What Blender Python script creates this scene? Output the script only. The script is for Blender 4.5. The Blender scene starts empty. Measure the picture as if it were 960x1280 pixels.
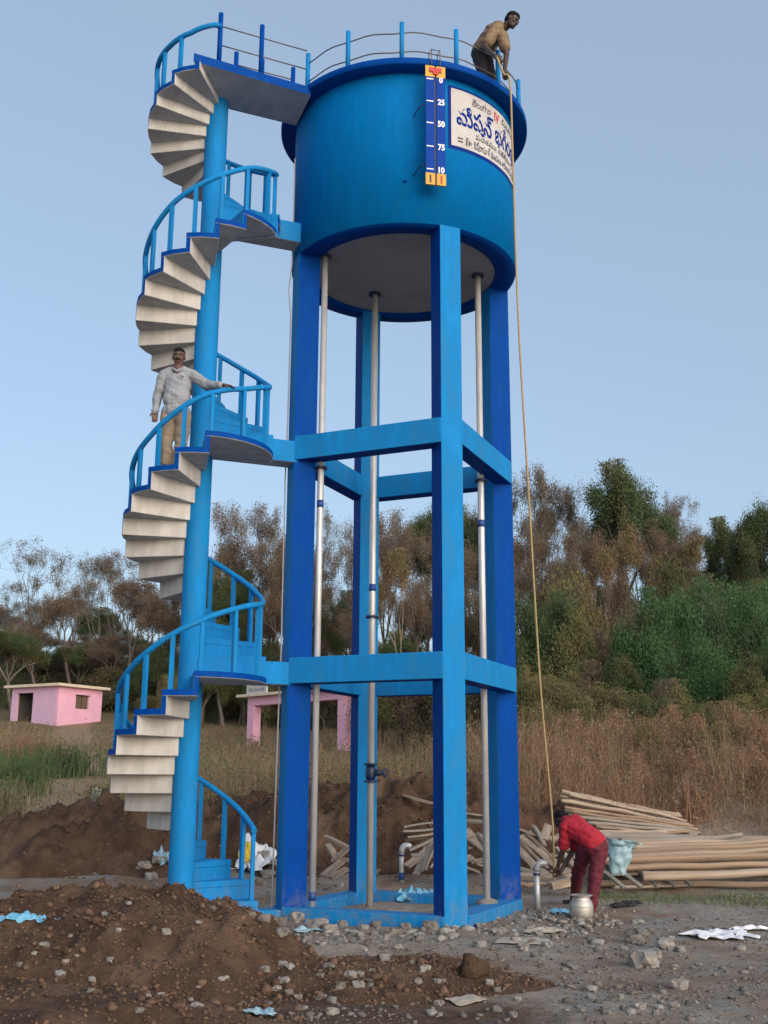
import bpy, bmesh, math, random
import numpy as np
from mathutils import Vector, Matrix, noise as mn

random.seed(7); rng = np.random.default_rng(7)
scene = bpy.context.scene
COL = scene.collection

# ------------------------------------------------------------------ camera
F_PX = 1376.27                       # focal length in pixels of the 960 x 1280 picture
CAM = Vector((-0.1609, -14.9737, 1.5093))
YAW, PITCH, ROLL = -0.00706, 0.23970, -0.00641
fw = Vector((math.sin(YAW)*math.cos(PITCH), math.cos(YAW)*math.cos(PITCH), math.sin(PITCH)))
r0 = Vector((math.cos(YAW), -math.sin(YAW), 0)); d0 = fw.cross(r0)
RT = r0*math.cos(ROLL) + d0*math.sin(ROLL); DN = -r0*math.sin(ROLL) + d0*math.cos(ROLL)
cd = bpy.data.cameras.new('camera'); cam = bpy.data.objects.new('camera', cd); COL.objects.link(cam)
cam.matrix_world = Matrix(((RT.x, -DN.x, -fw.x, CAM.x), (RT.y, -DN.y, -fw.y, CAM.y), (RT.z, -DN.z, -fw.z, CAM.z), (0, 0, 0, 1)))
cd.sensor_fit = 'VERTICAL'; cd.sensor_height = 36.0; cd.lens = F_PX/1280*36.0
cd.clip_start = 0.1; cd.clip_end = 3000
scene.camera = cam

# ------------------------------------------------------------------ sky, sun, exposure
SUN_AZ = math.radians(145)           # clockwise from +Y (away from the camera): low, behind the camera on the right
SUN_EL = math.radians(16)
w = bpy.data.worlds.new('World'); scene.world = w; w.use_nodes = True
nt = w.node_tree; bg = nt.nodes['Background']
sky = nt.nodes.new('ShaderNodeTexSky'); sky.sky_type = 'NISHITA'; sky.sun_disc = False
sky.sun_elevation = SUN_EL; sky.sun_rotation = SUN_AZ
sky.altitude = 300; sky.air_density = 1.0; sky.dust_density = 4.0; sky.ozone_density = 2.0
veil = nt.nodes.new('ShaderNodeMix'); veil.data_type = 'RGBA'; veil.inputs[0].default_value = .64      # even evening haze over the whole sky
veil.inputs[7].default_value = (1.13, 1.41, 1.72, 1)
nt.links.new(sky.outputs[0], veil.inputs[6]); nt.links.new(veil.outputs[2], bg.inputs[0]); bg.inputs[1].default_value = 0.146
sl = bpy.data.lights.new('sun', 'SUN'); sl.energy = 1.45; sl.angle = math.radians(85); sl.color = (1.0, 0.88, 0.80)
so = bpy.data.objects.new('sun', sl); COL.objects.link(so)
sd = Vector((math.sin(SUN_AZ)*math.cos(SUN_EL), math.cos(SUN_AZ)*math.cos(SUN_EL), math.sin(SUN_EL)))
so.rotation_euler = (-sd).to_track_quat('-Z', 'Y').to_euler(); so.location = sd*60
scene.view_settings.view_transform = 'Standard'; scene.view_settings.look = 'None'
scene.view_settings.exposure = 1.25; scene.view_settings.gamma = 1.0
scene.render.engine = 'CYCLES'

# ------------------------------------------------------------------ helpers
def ray(px, py): return RT*((px-480)/F_PX) + DN*((py-640)/F_PX) + fw
def at_y(px, py, Y): d = ray(px, py); return CAM + d*((Y-CAM.y)/d.y)
def at_z(px, py, z): d = ray(px, py); return CAM + d*((z-CAM.z)/d.z)
def lin(c):
    c = c/255.0
    return c/12.92 if c <= 0.04045 else ((c+0.055)/1.055)**2.4
def rgb(r, g, b): return (lin(r), lin(g), lin(b), 1)

class MB:
    """collects closed shapes; build() links them as one mesh object"""
    def __init__(s): s.v = []; s.f = []; s.m = []; s.sm = []
    def add(s, vs, fs, mi=0, smooth=False):
        o = len(s.v); s.v += [tuple(v) for v in vs]
        for k, f in enumerate(fs):
            s.f.append([i+o for i in f]); s.m.append(mi[k] if isinstance(mi, (list, tuple)) else mi); s.sm.append(smooth)
        return s
    def prism(s, poly, z0, z1, mi=0, top=None, bottom=None, sides=None):
        n = len(poly); vs = [(x, y, z0) for x, y in poly] + [(x, y, z1) for x, y in poly]
        fs = [list(range(n))[::-1], list(range(n, 2*n))]
        ms = [mi if bottom is None else bottom, mi if top is None else top]
        for i in range(n):
            j = (i+1) % n; fs.append([i, j, n+j, n+i]); ms.append(mi if sides is None else sides[i])
        return s.add(vs, fs, ms)
    def box(s, x0, x1, y0, y1, z0, z1, mi=0): return s.prism([(x0, y0), (x1, y0), (x1, y1), (x0, y1)], z0, z1, mi)
    def bar(s, p, q, wd, th, up=(0, 0, 1), mi=0):
        p, q = Vector(p), Vector(q); d = (q-p).normalized(); u = Vector(up)
        if abs(d.dot(u)) > .99: u = Vector((0, 1, 0))
        a = d.cross(u).normalized(); b = a.cross(d).normalized()
        vs = [c + a*sx*wd/2 + b*sz*th/2 for c in (p, q) for sx, sz in ((-1, -1), (1, -1), (1, 1), (-1, 1))]
        return s.add(vs, [[3, 2, 1, 0], [4, 5, 6, 7], [0, 1, 5, 4], [1, 2, 6, 5], [2, 3, 7, 6], [3, 0, 4, 7]], mi)
    def tube(s, pts, rad, n=8, mi=0, caps=True, closed=False, smooth=True):
        pts = [Vector(p) for p in pts]; m = len(pts); rs = rad if isinstance(rad, (list, tuple)) else [rad]*m
        t0 = (pts[1]-pts[0]).normalized(); ref = Vector((0, 0, 1)) if abs(t0.z) < .9 else Vector((1, 0, 0))
        a = t0.cross(ref).normalized(); vs = []
        for i in range(m):
            if closed: t = (pts[(i+1) % m]-pts[i-1])
            else: t = pts[min(i+1, m-1)]-pts[max(i-1, 0)]
            t = t.normalized(); a = (a - t*a.dot(t)).normalized(); b = t.cross(a)
            for k in range(n):
                an = 2*math.pi*k/n; vs.append(pts[i] + (a*math.cos(an)+b*math.sin(an))*rs[i])
        fs = []
        for i in range(m if closed else m-1):
            j = (i+1) % m
            for k in range(n): fs.append([i*n+k, i*n+(k+1) % n, j*n+(k+1) % n, j*n+k])
        s.add(vs, fs, mi, smooth)
        if caps and not closed:
            o = len(s.v)-len(vs); s.f.append([o+k for k in range(n)][::-1]); s.f.append([o+(m-1)*n+k for k in range(n)])
            s.m += [mi, mi]; s.sm += [False, False]
        return s
    def lathe(s, prof, n=32, mi=0, c=(0, 0, 0), smooth=True, closed=False):
        m = len(prof); vs = [(c[0]+r*math.cos(2*math.pi*k/n), c[1]+r*math.sin(2*math.pi*k/n), c[2]+z) for r, z in prof for k in range(n)]
        fs = []; ms = []
        for i in range(m if closed else m-1):
            j = (i+1) % m
            for k in range(n): fs.append([i*n+k, i*n+(k+1) % n, j*n+(k+1) % n, j*n+k]); ms.append(mi[i] if isinstance(mi, (list, tuple)) else mi)
        return s.add(vs, fs, ms, smooth)
    def mesh(s, name, mats):
        me = bpy.data.meshes.new(name); me.from_pydata(s.v, [], s.f)
        for m in (mats if isinstance(mats, (list, tuple)) else [mats]): me.materials.append(m)
        me.polygons.foreach_set('material_index', s.m); me.polygons.foreach_set('use_smooth', s.sm); me.update()
        return me
    def build(s, name, mats, parent=None, loc=None, rz=0):
        o = bpy.data.objects.new(name, s.mesh(name, mats)); COL.objects.link(o); o.parent = parent
        if loc is not None: o.location = loc
        if rz: o.rotation_euler = (0, 0, rz)
        return o

def np_mesh(name, V, Fq, mats, mi=None, smooth=False):
    me = bpy.data.meshes.new(name); V = np.asarray(V, np.float32); Fq = np.asarray(Fq, np.int32); k = Fq.shape[1]
    me.vertices.add(len(V)); me.vertices.foreach_set('co', V.ravel())
    me.loops.add(Fq.size); me.loops.foreach_set('vertex_index', Fq.ravel())
    me.polygons.add(len(Fq)); me.polygons.foreach_set('loop_start', np.arange(len(Fq), dtype=np.int32)*k)
    me.polygons.foreach_set('loop_total', np.full(len(Fq), k, np.int32))
    for m in (mats if isinstance(mats, (list, tuple)) else [mats]): me.materials.append(m)
    if mi is not None: me.polygons.foreach_set('material_index', np.asarray(mi, np.int32))
    if smooth: me.polygons.foreach_set('use_smooth', np.ones(len(Fq), bool))
    me.update(calc_edges=True); return me

def link(name, me, parent=None, loc=None, rz=0):
    o = bpy.data.objects.new(name, me); COL.objects.link(o); o.parent = parent
    if loc is not None: o.location = loc
    if rz: o.rotation_euler = (0, 0, rz)
    return o
def empty(name, loc=(0, 0, 0), rz=0):
    o = bpy.data.objects.new(name, None); COL.objects.link(o); o.location = loc; o.rotation_euler = (0, 0, rz); o.empty_display_size = .1; return o
def tag(o, label=None, cat=None, group=None, kind=None):
    for k, v in (('label', label), ('category', cat), ('group', group), ('kind', kind)):
        if v: o[k] = v
    return o
def bevel(o, wd, seg=2):
    m = o.modifiers.new('bevel', 'BEVEL'); m.width = wd; m.segments = seg; m.limit_method = 'ANGLE'; m.angle_limit = math.radians(50); return o

# ------------------------------------------------------------------ materials
def mat(name, c1, c2=None, rough=.6, scale=3, bump=0, bscale=30, metal=0, c3=None, stretch=None, coord='Position', detail=6, c3amt=.5, c3scale=None, spec=.5, transl=0, island=False):
    m = bpy.data.materials.new(name); m.use_nodes = True; t = m.node_tree; N, L = t.nodes, t.links
    b = N['Principled BSDF']; b.inputs['Roughness'].default_value = rough; b.inputs['Metallic'].default_value = metal
    b.inputs['Specular IOR Level'].default_value = spec
    if coord == 'Position': src = N.new('ShaderNodeNewGeometry').outputs['Position']
    else: src = N.new('ShaderNodeTexCoord').outputs['Object']
    if stretch:
        mp = N.new('ShaderNodeMapping'); mp.inputs['Scale'].default_value = stretch; L.new(src, mp.inputs[0]); src = mp.outputs[0]
    out = None
    if c2:
        mix = N.new('ShaderNodeMix'); mix.data_type = 'RGBA'; mix.inputs[6].default_value = c1; mix.inputs[7].default_value = c2
        if island:
            L.new(N.new('ShaderNodeNewGeometry').outputs['Random Per Island'], mix.inputs[0])
        else:
            nz = N.new('ShaderNodeTexNoise'); nz.inputs['Scale'].default_value = scale; nz.inputs['Detail'].default_value = detail; nz.inputs['Roughness'].default_value = .62
            L.new(src, nz.inputs[0]); rp = N.new('ShaderNodeMapRange'); rp.inputs[1].default_value = .32; rp.inputs[2].default_value = .68
            L.new(nz.outputs[0], rp.inputs[0]); L.new(rp.outputs[0], mix.inputs[0])
        out = mix.outputs[2]
        if c3:
            mx = N.new('ShaderNodeMix'); mx.data_type = 'RGBA'; mx.inputs[7].default_value = c3; L.new(out, mx.inputs[6])
            n3 = N.new('ShaderNodeTexNoise'); n3.inputs['Scale'].default_value = c3scale or scale*.35; n3.inputs['Detail'].default_value = 7; L.new(src, n3.inputs[0])
            r3 = N.new('ShaderNodeMapRange'); r3.inputs[1].default_value = .5; r3.inputs[2].default_value = .66; r3.inputs[4].default_value = c3amt
            L.new(n3.outputs[0], r3.inputs[0]); L.new(r3.outputs[0], mx.inputs[0]); out = mx.outputs[2]
        L.new(out, b.inputs['Base Color'])
    else: b.inputs['Base Color'].default_value = c1
    if bump:
        nb = N.new('ShaderNodeTexNoise'); nb.inputs['Scale'].default_value = bscale; nb.inputs['Detail'].default_value = 8; nb.inputs['Roughness'].default_value = .65
        L.new(src, nb.inputs[0]); bn = N.new('ShaderNodeBump'); bn.inputs['Strength'].default_value = 1; bn.inputs['Distance'].default_value = bump
        L.new(nb.outputs[0], bn.inputs['Height']); L.new(bn.outputs[0], b.inputs['Normal'])
    if transl:
        tr = N.new('ShaderNodeBsdfTranslucent'); ms = N.new('ShaderNodeMixShader'); ms.inputs[0].default_value = transl
        if out: L.new(out, tr.inputs[0])
        else: tr.inputs[0].default_value = c1
        L.new(b.outputs[0], ms.inputs[1]); L.new(tr.outputs[0], ms.inputs[2]); L.new(ms.outputs[0], N['Material Output'].inputs[0])
    return m

def paint(name, c, dirty, rough=.55, splash=True):
    """brushed-on wall paint over rough plaster: uneven coats, vertical runs, scuffs, mud splashed up from the ground"""
    m = mat(name, c, tuple(v*.74 for v in c[:3])+(1,), rough=rough, scale=2.2, bump=.003, bscale=38, c3=dirty, c3amt=.55, stretch=(3, 3, .9), c3scale=2.2, spec=.04)
    t = m.node_tree; N, L = t.nodes, t.links; b = N['Principled BSDF']; src = b.inputs['Base Color'].links[0].from_socket
    pos = N.new('ShaderNodeNewGeometry').outputs['Position']
    def noise(scale, stretch, det=6):
        mp = N.new('ShaderNodeMapping'); mp.inputs['Scale'].default_value = stretch; L.new(pos, mp.inputs[0])
        n = N.new('ShaderNodeTexNoise'); n.inputs['Scale'].default_value = scale; n.inputs['Detail'].default_value = det; n.inputs['Roughness'].default_value = .6; L.new(mp.outputs[0], n.inputs[0]); return n.outputs[0]
    def rg(v, a, b_, lo, hi):
        r = N.new('ShaderNodeMapRange'); r.inputs[1].default_value = a; r.inputs[2].default_value = b_; r.inputs[3].default_value = lo; r.inputs[4].default_value = hi; L.new(v, r.inputs[0]); return r.outputs[0]
    def mix(f, a, col):
        x = N.new('ShaderNodeMix'); x.data_type = 'RGBA'; L.new(f, x.inputs[0]); L.new(a, x.inputs[6]); x.inputs[7].default_value = col; return x.outputs[2]
    thin = (c[0]*.9+.006, c[1]*.9+.035, min(1, c[2]*.9+.05), 1)
    src = mix(rg(noise(7, (1, 1, .12)), .60, .74, 0, .38), src, thin)                       # chalky runs
    src = mix(rg(noise(16, (1, 1, 1), 8), .66, .72, 0, .55), src, tuple(v*.5 for v in c[:3])+(1,))   # small chips and drips
    src = mix(rg(noise(1.3, (1, 1, .5), 8), .56, .70, 0, .30), src, tuple(v*.62 for v in c[:3])+(1,))  # second-coat patches
    if splash:
        sp = N.new('ShaderNodeSeparateXYZ'); L.new(pos, sp.inputs[0]); z = rg(sp.outputs[2], -.15, .38, 1, 0)
        mu = N.new('ShaderNodeMath'); mu.operation = 'MULTIPLY'; L.new(z, mu.inputs[0]); L.new(rg(noise(11, (1, 1, .6), 9), .44, .70, 0, .62), mu.inputs[1])
        src = mix(mu.outputs[0], src, (.19, .175, .15, 1))
    L.new(src, b.inputs['Base Color'])
    return m
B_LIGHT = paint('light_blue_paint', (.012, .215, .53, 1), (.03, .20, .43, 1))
B_DARK = paint('dark_blue_paint_and_beam_shade', (.0006, .055, .30, 1), (.002, .066, .28, 1))
B_TANK = paint('tank_blue_paint', (.001, .18, .51, 1), (.004, .165, .44, 1))
WHITE = paint('cream_whitewash', (.55, .535, .505, 1), (.43, .415, .39, 1), .75)
CEIL = mat('bare_plaster_ceiling', (.34, .33, .32, 1), (.26, .26, .26, 1), .85, 1.5, .003, 30)
GALV = mat('galvanised_steel', (.62, .62, .60, 1), (.45, .45, .45, 1), .38, 6, .0008, 40, metal=.35, stretch=(4, 4, .6))
GALV2 = mat('dull_galvanised_steel', (.50, .51, .52, 1), (.36, .37, .38, 1), .5, 9, .001, 40, metal=.5)
VALVE = mat('dark_blue_cast_iron', (.008, .02, .09, 1), (.02, .03, .06, 1), .45, 10, .002, 60)
BANDM = mat('blue_pipe_tape', (.01, .05, .25, 1), (.02, .06, .18, 1), .5, 8)
WIRE = mat('rail_wire_steel', (.10, .09, .09, 1), (.16, .12, .10, 1), .55, 10, metal=.4)
ROPE = mat('yellow_jute_rope', (.42, .33, .17, 1), (.30, .22, .11, 1), .9, 30, .003, 90)
SIGNW = mat('sign_white_paint', (.52, .51, .50, 1), (.43, .42, .41, 1), .6, 4, .002, 40, spec=.1)
SIGNB = mat('sign_blue_paint', (.003, .018, .20, 1), (.005, .028, .18, 1), .55, 8, spec=.05)
SIGNK = mat('sign_dark_lettering', (.03, .03, .05, 1), None, .6)
SIGNR = mat('sign_red_paint', (.45, .03, .03, 1), None, .6)
YEL = mat('yellow_paint', (.62, .34, .03, 1), (.50, .26, .02, 1), .55, 12)
GBLUE = mat('gauge_blue_enamel', (.004, .050, .30, 1), (.004, .042, .25, 1), .5, 8, spec=.06)
WPAINT = mat('white_paint', (.75, .75, .75, 1), None, .55)
PINK = mat('pink_limewash', (.72, .39, .52, 1), (.64, .35, .48, 1), .85, 1.2, .004, 20)
LILAC = mat('lilac_limewash', (.60, .38, .52, 1), (.54, .35, .49, 1), .85, 1.2, .004, 20)
CREAM = mat('cream_roof_plaster', (.62, .52, .40, 1), (.52, .45, .36, 1), .85, 2)
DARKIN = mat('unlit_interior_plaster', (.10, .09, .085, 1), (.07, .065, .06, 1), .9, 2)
BROWNW = mat('brown_shutter_wood', (.16, .10, .07, 1), (.10, .07, .05, 1), .7, 6)
SOIL = mat('freshly_dug_soil', (.108, .065, .042, 1), (.047, .027, .018, 1), .95, 3.2, .06, 14, c3=(.175, .115, .076, 1), c3amt=.6, c3scale=1.3, spec=.2)
CLOD = mat('soil_clods', (.165, .103, .068, 1), (.066, .039, .026, 1), .95, 2.0, .01, 40, spec=.2, island=True)
GRAVEL = mat('grey_gravel', (.20, .18, .16, 1), (.09, .08, .07, 1), .9, 2.0, .006, 50, spec=.25, island=True)
STONE = mat('grey_rubble_stone', (.21, .19, .165, 1), (.11, .095, .08, 1), .9, 9, .012, 35, spec=.3)
CONC = mat('concrete_block_lump', (.30, .29, .27, 1), (.15, .14, .125, 1), .9, 9, .012, 45, spec=.3, c3=(.11, .08, .06, 1), c3amt=.7, c3scale=6)
BARK = mat('grey_brown_bark', (.17, .14, .118, 1), (.095, .078, .066, 1), .95, 2.5, .01, 14)
BARKP = mat('pale_bark', (.23, .19, .155, 1), (.14, .115, .095, 1), .95, 2.5, .01, 14)
def leafm(n, a, b): return mat(n, a, b, .75, island=True, transl=.28, spec=.2)
L_GREEN = leafm('dark_green_leaves', (.050, .082, .036, 1), (.090, .125, .055, 1))
L_FEATH = leafm('fresh_green_leaves', (.050, .115, .045, 1), (.095, .18, .065, 1))
L_BROWN = leafm('dry_brown_leaves', (.175, .130, .092, 1), (.145, .113, .080, 1))
L_RUST = leafm('rusty_dry_leaves', (.25, .15, .095, 1), (.19, .125, .082, 1))
L_GREY = leafm('greyish_twig_leaves', (.20, .17, .14, 1), (.15, .14, .11, 1))
L_OLIVE = leafm('olive_leaves', (.125, .132, .055, 1), (.18, .165, .07, 1))
L_YEL = leafm('yellowing_leaves', (.19, .150, .060, 1), (.14, .125, .055, 1))
DRY = leafm('dry_reddish_stems', (.40, .235, .145, 1), (.26, .155, .098, 1))
STRAW = leafm('straw_coloured_stems', (.38, .30, .19, 1), (.26, .20, .125, 1))
GRASS = leafm('green_grass_blades', (.085, .13, .05, 1), (.15, .17, .075, 1))
POLE = mat('peeled_pole_wood', (.40, .31, .23, 1), (.25, .185, .135, 1), .8, 3, .004, 18, coord='Object', stretch=(.6, 6, 6), c3=(.14, .10, .07, 1), c3amt=.6)
POLE2 = mat('orange_pole_wood', (.36, .25, .165, 1), (.23, .155, .105, 1), .8, 3, .004, 18, coord='Object', stretch=(.6, 6, 6), c3=(.12, .085, .06, 1), c3amt=.6)
PLANK = mat('weathered_plank_wood', (.32, .255, .20, 1), (.18, .145, .115, 1), .85, 4, .004, 20, coord='Object', stretch=(.7, 7, 7), c3=(.11, .09, .075, 1), c3amt=.6)
PLANKG = mat('grey_plank_wood', (.24, .225, .20, 1), (.14, .13, .115, 1), .85, 4, .004, 20, coord='Object', stretch=(.7, 7, 7))
SHEETB = mat('pale_blue_plastic', (.30, .44, .50, 1), (.20, .33, .40, 1), .4, 6, .006, 18)
SHEETC = mat('cyan_plastic', (.08, .32, .50, 1), (.17, .40, .55, 1), .4, 8, .006, 18)
PAPER = mat('white_plastic_sheet', (.72, .72, .74, 1), (.62, .63, .68, 1), .5, 6, .004, 22)
CARD = mat('tan_cardboard', (.40, .34, .27, 1), (.30, .26, .21, 1), .85, 6, .004, 25)
SACKY = mat('yellow_print', (.65, .48, .04, 1), None, .5)
ALU = mat('aluminium_pot', (.52, .49, .45, 1), (.34, .32, .29, 1), .5, 8, .002, 30, metal=.6)
SKIN = mat('brown_skin', (.095, .048, .032, 1), (.075, .038, .026, 1), .55, 20)
SKIND = mat('dark_brown_skin', (.055, .030, .022, 1), (.045, .024, .018, 1), .55, 20)
HAIR = mat('black_hair', (.006, .006, .007, 1), (.010, .009, .009, 1), .75, 40, .006, 120, spec=.12)
EYEW = mat('eye_white', (.55, .53, .50, 1), None, .3)
SHIRTG = mat('pale_grey_cotton', (.27, .285, .315, 1), (.22, .235, .265, 1), .9, 6, .012, 16)
KHAKI = mat('khaki_cotton', (.30, .235, .165, 1), (.24, .19, .135, 1), .9, 6, .010, 14)
RED = mat('crimson_cotton', (.36, .009, .026, 1), (.28, .006, .02, 1), .85, 6, .012, 16)
MAROON = mat('maroon_trackpants', (.105, .006, .020, 1), (.075, .005, .015, 1), .8, 6, .012, 14)
TAN = mat('tan_shirt_cotton', (.22, .15, .085, 1), (.14, .095, .06, 1), .9, 8, .012, 16)
BLACKC = mat('dark_trousers', (.018, .017, .02, 1), (.012, .012, .014, 1), .9, 8, .008, 16)
SHOE = mat('worn_sandal', (.05, .035, .03, 1), None, .7)

# ------------------------------------------------------------------ terrain
def sst(x, a, b):
    t = min(1, max(0, (x-a)/(b-a))); return t*t*(3-2*t)
HY = [-300, -60, -20, -8, -2, 2.8, 4.5, 7, 10, 15, 25, 37, 55, 75, 100, 160, 600]
HZ = [-1, -.6, -.25, -.17, -.15, -.12, .12, .70, .98, 1.32, 1.9, 2.95, 4.8, 8.0, 13.5, 20, 26]
def hgt(x, y):
    z = float(np.interp(y, HY, HZ))
    bank = sst(x, -5, -1)*(1-sst(x, 9, 13)*.3)
    z += .42*bank*sst(y, 4.2, 6.2)*(1-sst(y, 9, 22))
    z += 3.0*sst(x, 3, 22)*sst(y, 12, 45)
    z += -.16*math.exp(-(((x+.75)/.8)**2 + ((y+3.5)/.38)**2))            # shallow trench before the plinth
    near = 1-sst(math.hypot(x, y+4), 12, 40)
    z += near*(.045*mn.fractal((x*.55, y*.55, 3.1), .9, 2.1, 4) + .018*mn.noise((x*3.1, y*3.1, 1.7)))
    z += (1-near)*.35*mn.fractal((x*.06, y*.06, 8.1), .9, 2.1, 4)
    return z
def axis(lo, hi, step, end_lo, end_hi):
    a = list(np.arange(lo, hi+1e-6, step)); d = step; v = hi
    while v < end_hi: d *= 1.11; v += d; a.append(v)
    d = step; v = lo
    while v > end_lo: d *= 1.11; v -= d; a.insert(0, v)
    return np.array(a)
def ground_material():
    m = bpy.data.materials.new('site_ground'); m.use_nodes = True; t = m.node_tree; N, L = t.nodes, t.links
    b = N['Principled BSDF']; b.inputs['Roughness'].default_value = .95; b.inputs['Specular IOR Level'].default_value = .2
    pos = N.new('ShaderNodeNewGeometry').outputs['Position']
    def nz(sc, det=7, rough=.62):
        n = N.new('ShaderNodeTexNoise'); n.inputs['Scale'].default_value = sc; n.inputs['Detail'].default_value = det; n.inputs['Roughness'].default_value = rough
        L.new(pos, n.inputs[0]); return n.outputs[0]
    def rng_(v, a, b_, lo=0, hi=1):
        r = N.new('ShaderNodeMapRange'); r.inputs[1].default_value = a; r.inputs[2].default_value = b_; r.inputs[3].default_value = lo; r.inputs[4].default_value = hi
        L.new(v, r.inputs[0]); return r.outputs[0]
    def mix(f, a, b_):
        x = N.new('ShaderNodeMix'); x.data_type = 'RGBA'; L.new(f, x.inputs[0])
        for k, c in ((6, a), (7, b_)):
            if isinstance(c, tuple): x.inputs[k].default_value = c
            else: L.new(c, x.inputs[k])
        return x.outputs[2]
    dust = mix(rng_(nz(5), .35, .66), (.33, .295, .25, 1), (.22, .185, .155, 1))
    grey = mix(rng_(nz(11), .3, .7), (.30, .295, .28, 1), (.18, .178, .17, 1))
    brown = mix(rng_(nz(2.5), .35, .65), (.17, .115, .08, 1), (.24, .172, .125, 1))
    c = mix(rng_(nz(.55, 5), .42, .60), dust, brown)
    c = mix(rng_(nz(.9, 6, .7), .52, .62), c, grey)
    dry = mix(rng_(nz(.8), .35, .65), (.20, .15, .09, 1), (.13, .115, .055, 1))
    sep = N.new('ShaderNodeSeparateXYZ'); L.new(pos, sep.inputs[0])
    ad = N.new('ShaderNodeMath'); ad.operation = 'MULTIPLY_ADD'; L.new(nz(.25), ad.inputs[0]); ad.inputs[1].default_value = 8; L.new(sep.outputs[1], ad.inputs[2])
    c = mix(rng_(ad.outputs[0], 9.5, 12.5), c, dry)
    # sandy cart track climbing away on the left
    tx = N.new('ShaderNodeMath'); tx.operation = 'MULTIPLY_ADD'; L.new(sep.outputs[1], tx.inputs[0]); tx.inputs[1].default_value = .285; L.new(sep.outputs[0], tx.inputs[2])
    nx = N.new('ShaderNodeMath'); nx.operation = 'MULTIPLY_ADD'; L.new(nz(.6), nx.inputs[0]); nx.inputs[1].default_value = 1.4; L.new(tx.outputs[0], nx.inputs[2])
    dv = N.new('ShaderNodeMath'); dv.operation = 'ADD'; L.new(nx.outputs[0], dv.inputs[0]); dv.inputs[1].default_value = 3.55
    ab = N.new('ShaderNodeMath'); ab.operation = 'ABSOLUTE'; L.new(dv.outputs[0], ab.inputs[0])
    f1 = rng_(ab.outputs[0], .75, 1.15, 1, 0); yy = rng_(sep.outputs[1], 6.5, 8, 0, 1)
    mu = N.new('ShaderNodeMath'); mu.operation = 'MULTIPLY'; L.new(f1, mu.inputs[0]); L.new(yy, mu.inputs[1])
    c = mix(mu.outputs[0], c, (.27, .19, .12, 1))
    soil = mix(rng_(nz(3.2), .34, .66), (.125, .078, .051, 1), (.066, .040, .027, 1))
    vm = N.new('ShaderNodeMapping'); vm.vector_type = 'POINT'; vm.inputs['Location'].default_value = (2.9/3.9, 6.2/3.3, 0); vm.inputs['Scale'].default_value = (1/3.9, 1/3.3, 0); L.new(pos, vm.inputs[0])
    ln = N.new('ShaderNodeVectorMath'); ln.operation = 'LENGTH'; L.new(vm.outputs[0], ln.inputs[0])
    ma = N.new('ShaderNodeMath'); ma.operation = 'MULTIPLY_ADD'; L.new(nz(1.1, 8, .7), ma.inputs[0]); ma.inputs[1].default_value = .9; L.new(ln.outputs['Value'], ma.inputs[2])
    c = mix(rng_(ma.outputs[0], 1.28, 1.48, 1, 0), c, soil)
    L.new(c, b.inputs['Base Color'])
    bp = N.new('ShaderNodeBump'); bp.inputs['Distance'].default_value = .035; bp.inputs['Strength'].default_value = 1; L.new(nz(22, 9, .7), bp.inputs['Height'])
    bp2 = N.new('ShaderNodeBump'); bp2.inputs['Distance'].default_value = .06; L.new(nz(5, 6), bp2.inputs['Height']); L.new(bp2.outputs[0], bp.inputs['Normal'])
    L.new(bp.outputs[0], b.inputs['Normal'])
    return m
GROUND = ground_material()
xs = axis(-7, 7, .065, -700, 700); ys = axis(-10, 6.5, .065, -60, 900)
V = np.array([(x, y, hgt(x, y)) for y in ys for x in xs], np.float32)
nx_, ny_ = len(xs), len(ys)
I = np.arange(nx_*ny_).reshape(ny_, nx_)
Q = np.stack([I[:-1, :-1], I[:-1, 1:], I[1:, 1:], I[1:, :-1]], -1).reshape(-1, 4)
tag(link('ground', np_mesh('ground', V, Q, GROUND, smooth=True)), kind='structure')

# heaps of dug earth: height-field lumps whose skirts run under the ground
HEAPS = []
def heap(label, cx, cy, rx, ry, peak, rot=0, step=.05, seed=0, rough=1.0, lobes=()):
    c, s = math.cos(rot), math.sin(rot); nx, ny = int(2.3*rx/step), int(2.3*ry/step)
    def top(x, y):
        u, v = ((x-cx)*c+(y-cy)*s)/rx, (-(x-cx)*s+(y-cy)*c)/ry
        wob = .22*mn.noise((u*2.1+seed, v*2.1, 4.2)); r = math.hypot(u, v)*(1+wob)
        p = max(-.35, 1-r*r) if r < 1.3 else -.35
        p = p*(1-.25*sst(p, .6, 1)) 
        n = mn.fractal((x*1.7+seed, y*1.7, .5), .85, 2.1, 5)*.16 + mn.noise((x*5.3, y*5.3, seed))*.045 + abs(mn.noise((x*9, y*9, seed)))*.06 + abs(mn.noise((x*19, y*19, seed)))*.03
        z = peak*p + n*rough*min(1, max(.15, p*2))*min(1, peak*1.6)
        for lx, ly, lr, lh in lobes: z += lh*math.exp(-(((x-lx)**2+(y-ly)**2)/lr**2))*max(0, min(1, p*3))
        return hgt(x, y) + z
    P = []
    for j in range(ny+1):
        for i in range(nx+1):
            u = (i/nx-.5)*2.3*rx; v = (j/ny-.5)*2.3*ry
            x, y = cx+u*c-v*s, cy+u*s+v*c; P.append((x, y, top(x, y)))
    P = np.array(P, np.float32); G = np.array([hgt(a, b_) for a, b_, _ in P]); I = np.arange((nx+1)*(ny+1)).reshape(ny+1, nx+1)
    Q = np.stack([I[:-1, :-1], I[:-1, 1:], I[1:, 1:], I[1:, :-1]], -1).reshape(-1, 4)
    ok = (P[:, 2] > G-.10)[Q].any(1); me = np_mesh('soil_heap', P, Q[ok], SOIL, smooth=True)
    o = tag(link('soil_heap', me), label, 'soil heap'); HEAPS.append((o, cx, cy, rx, ry, rot, top)); return o, top
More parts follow.
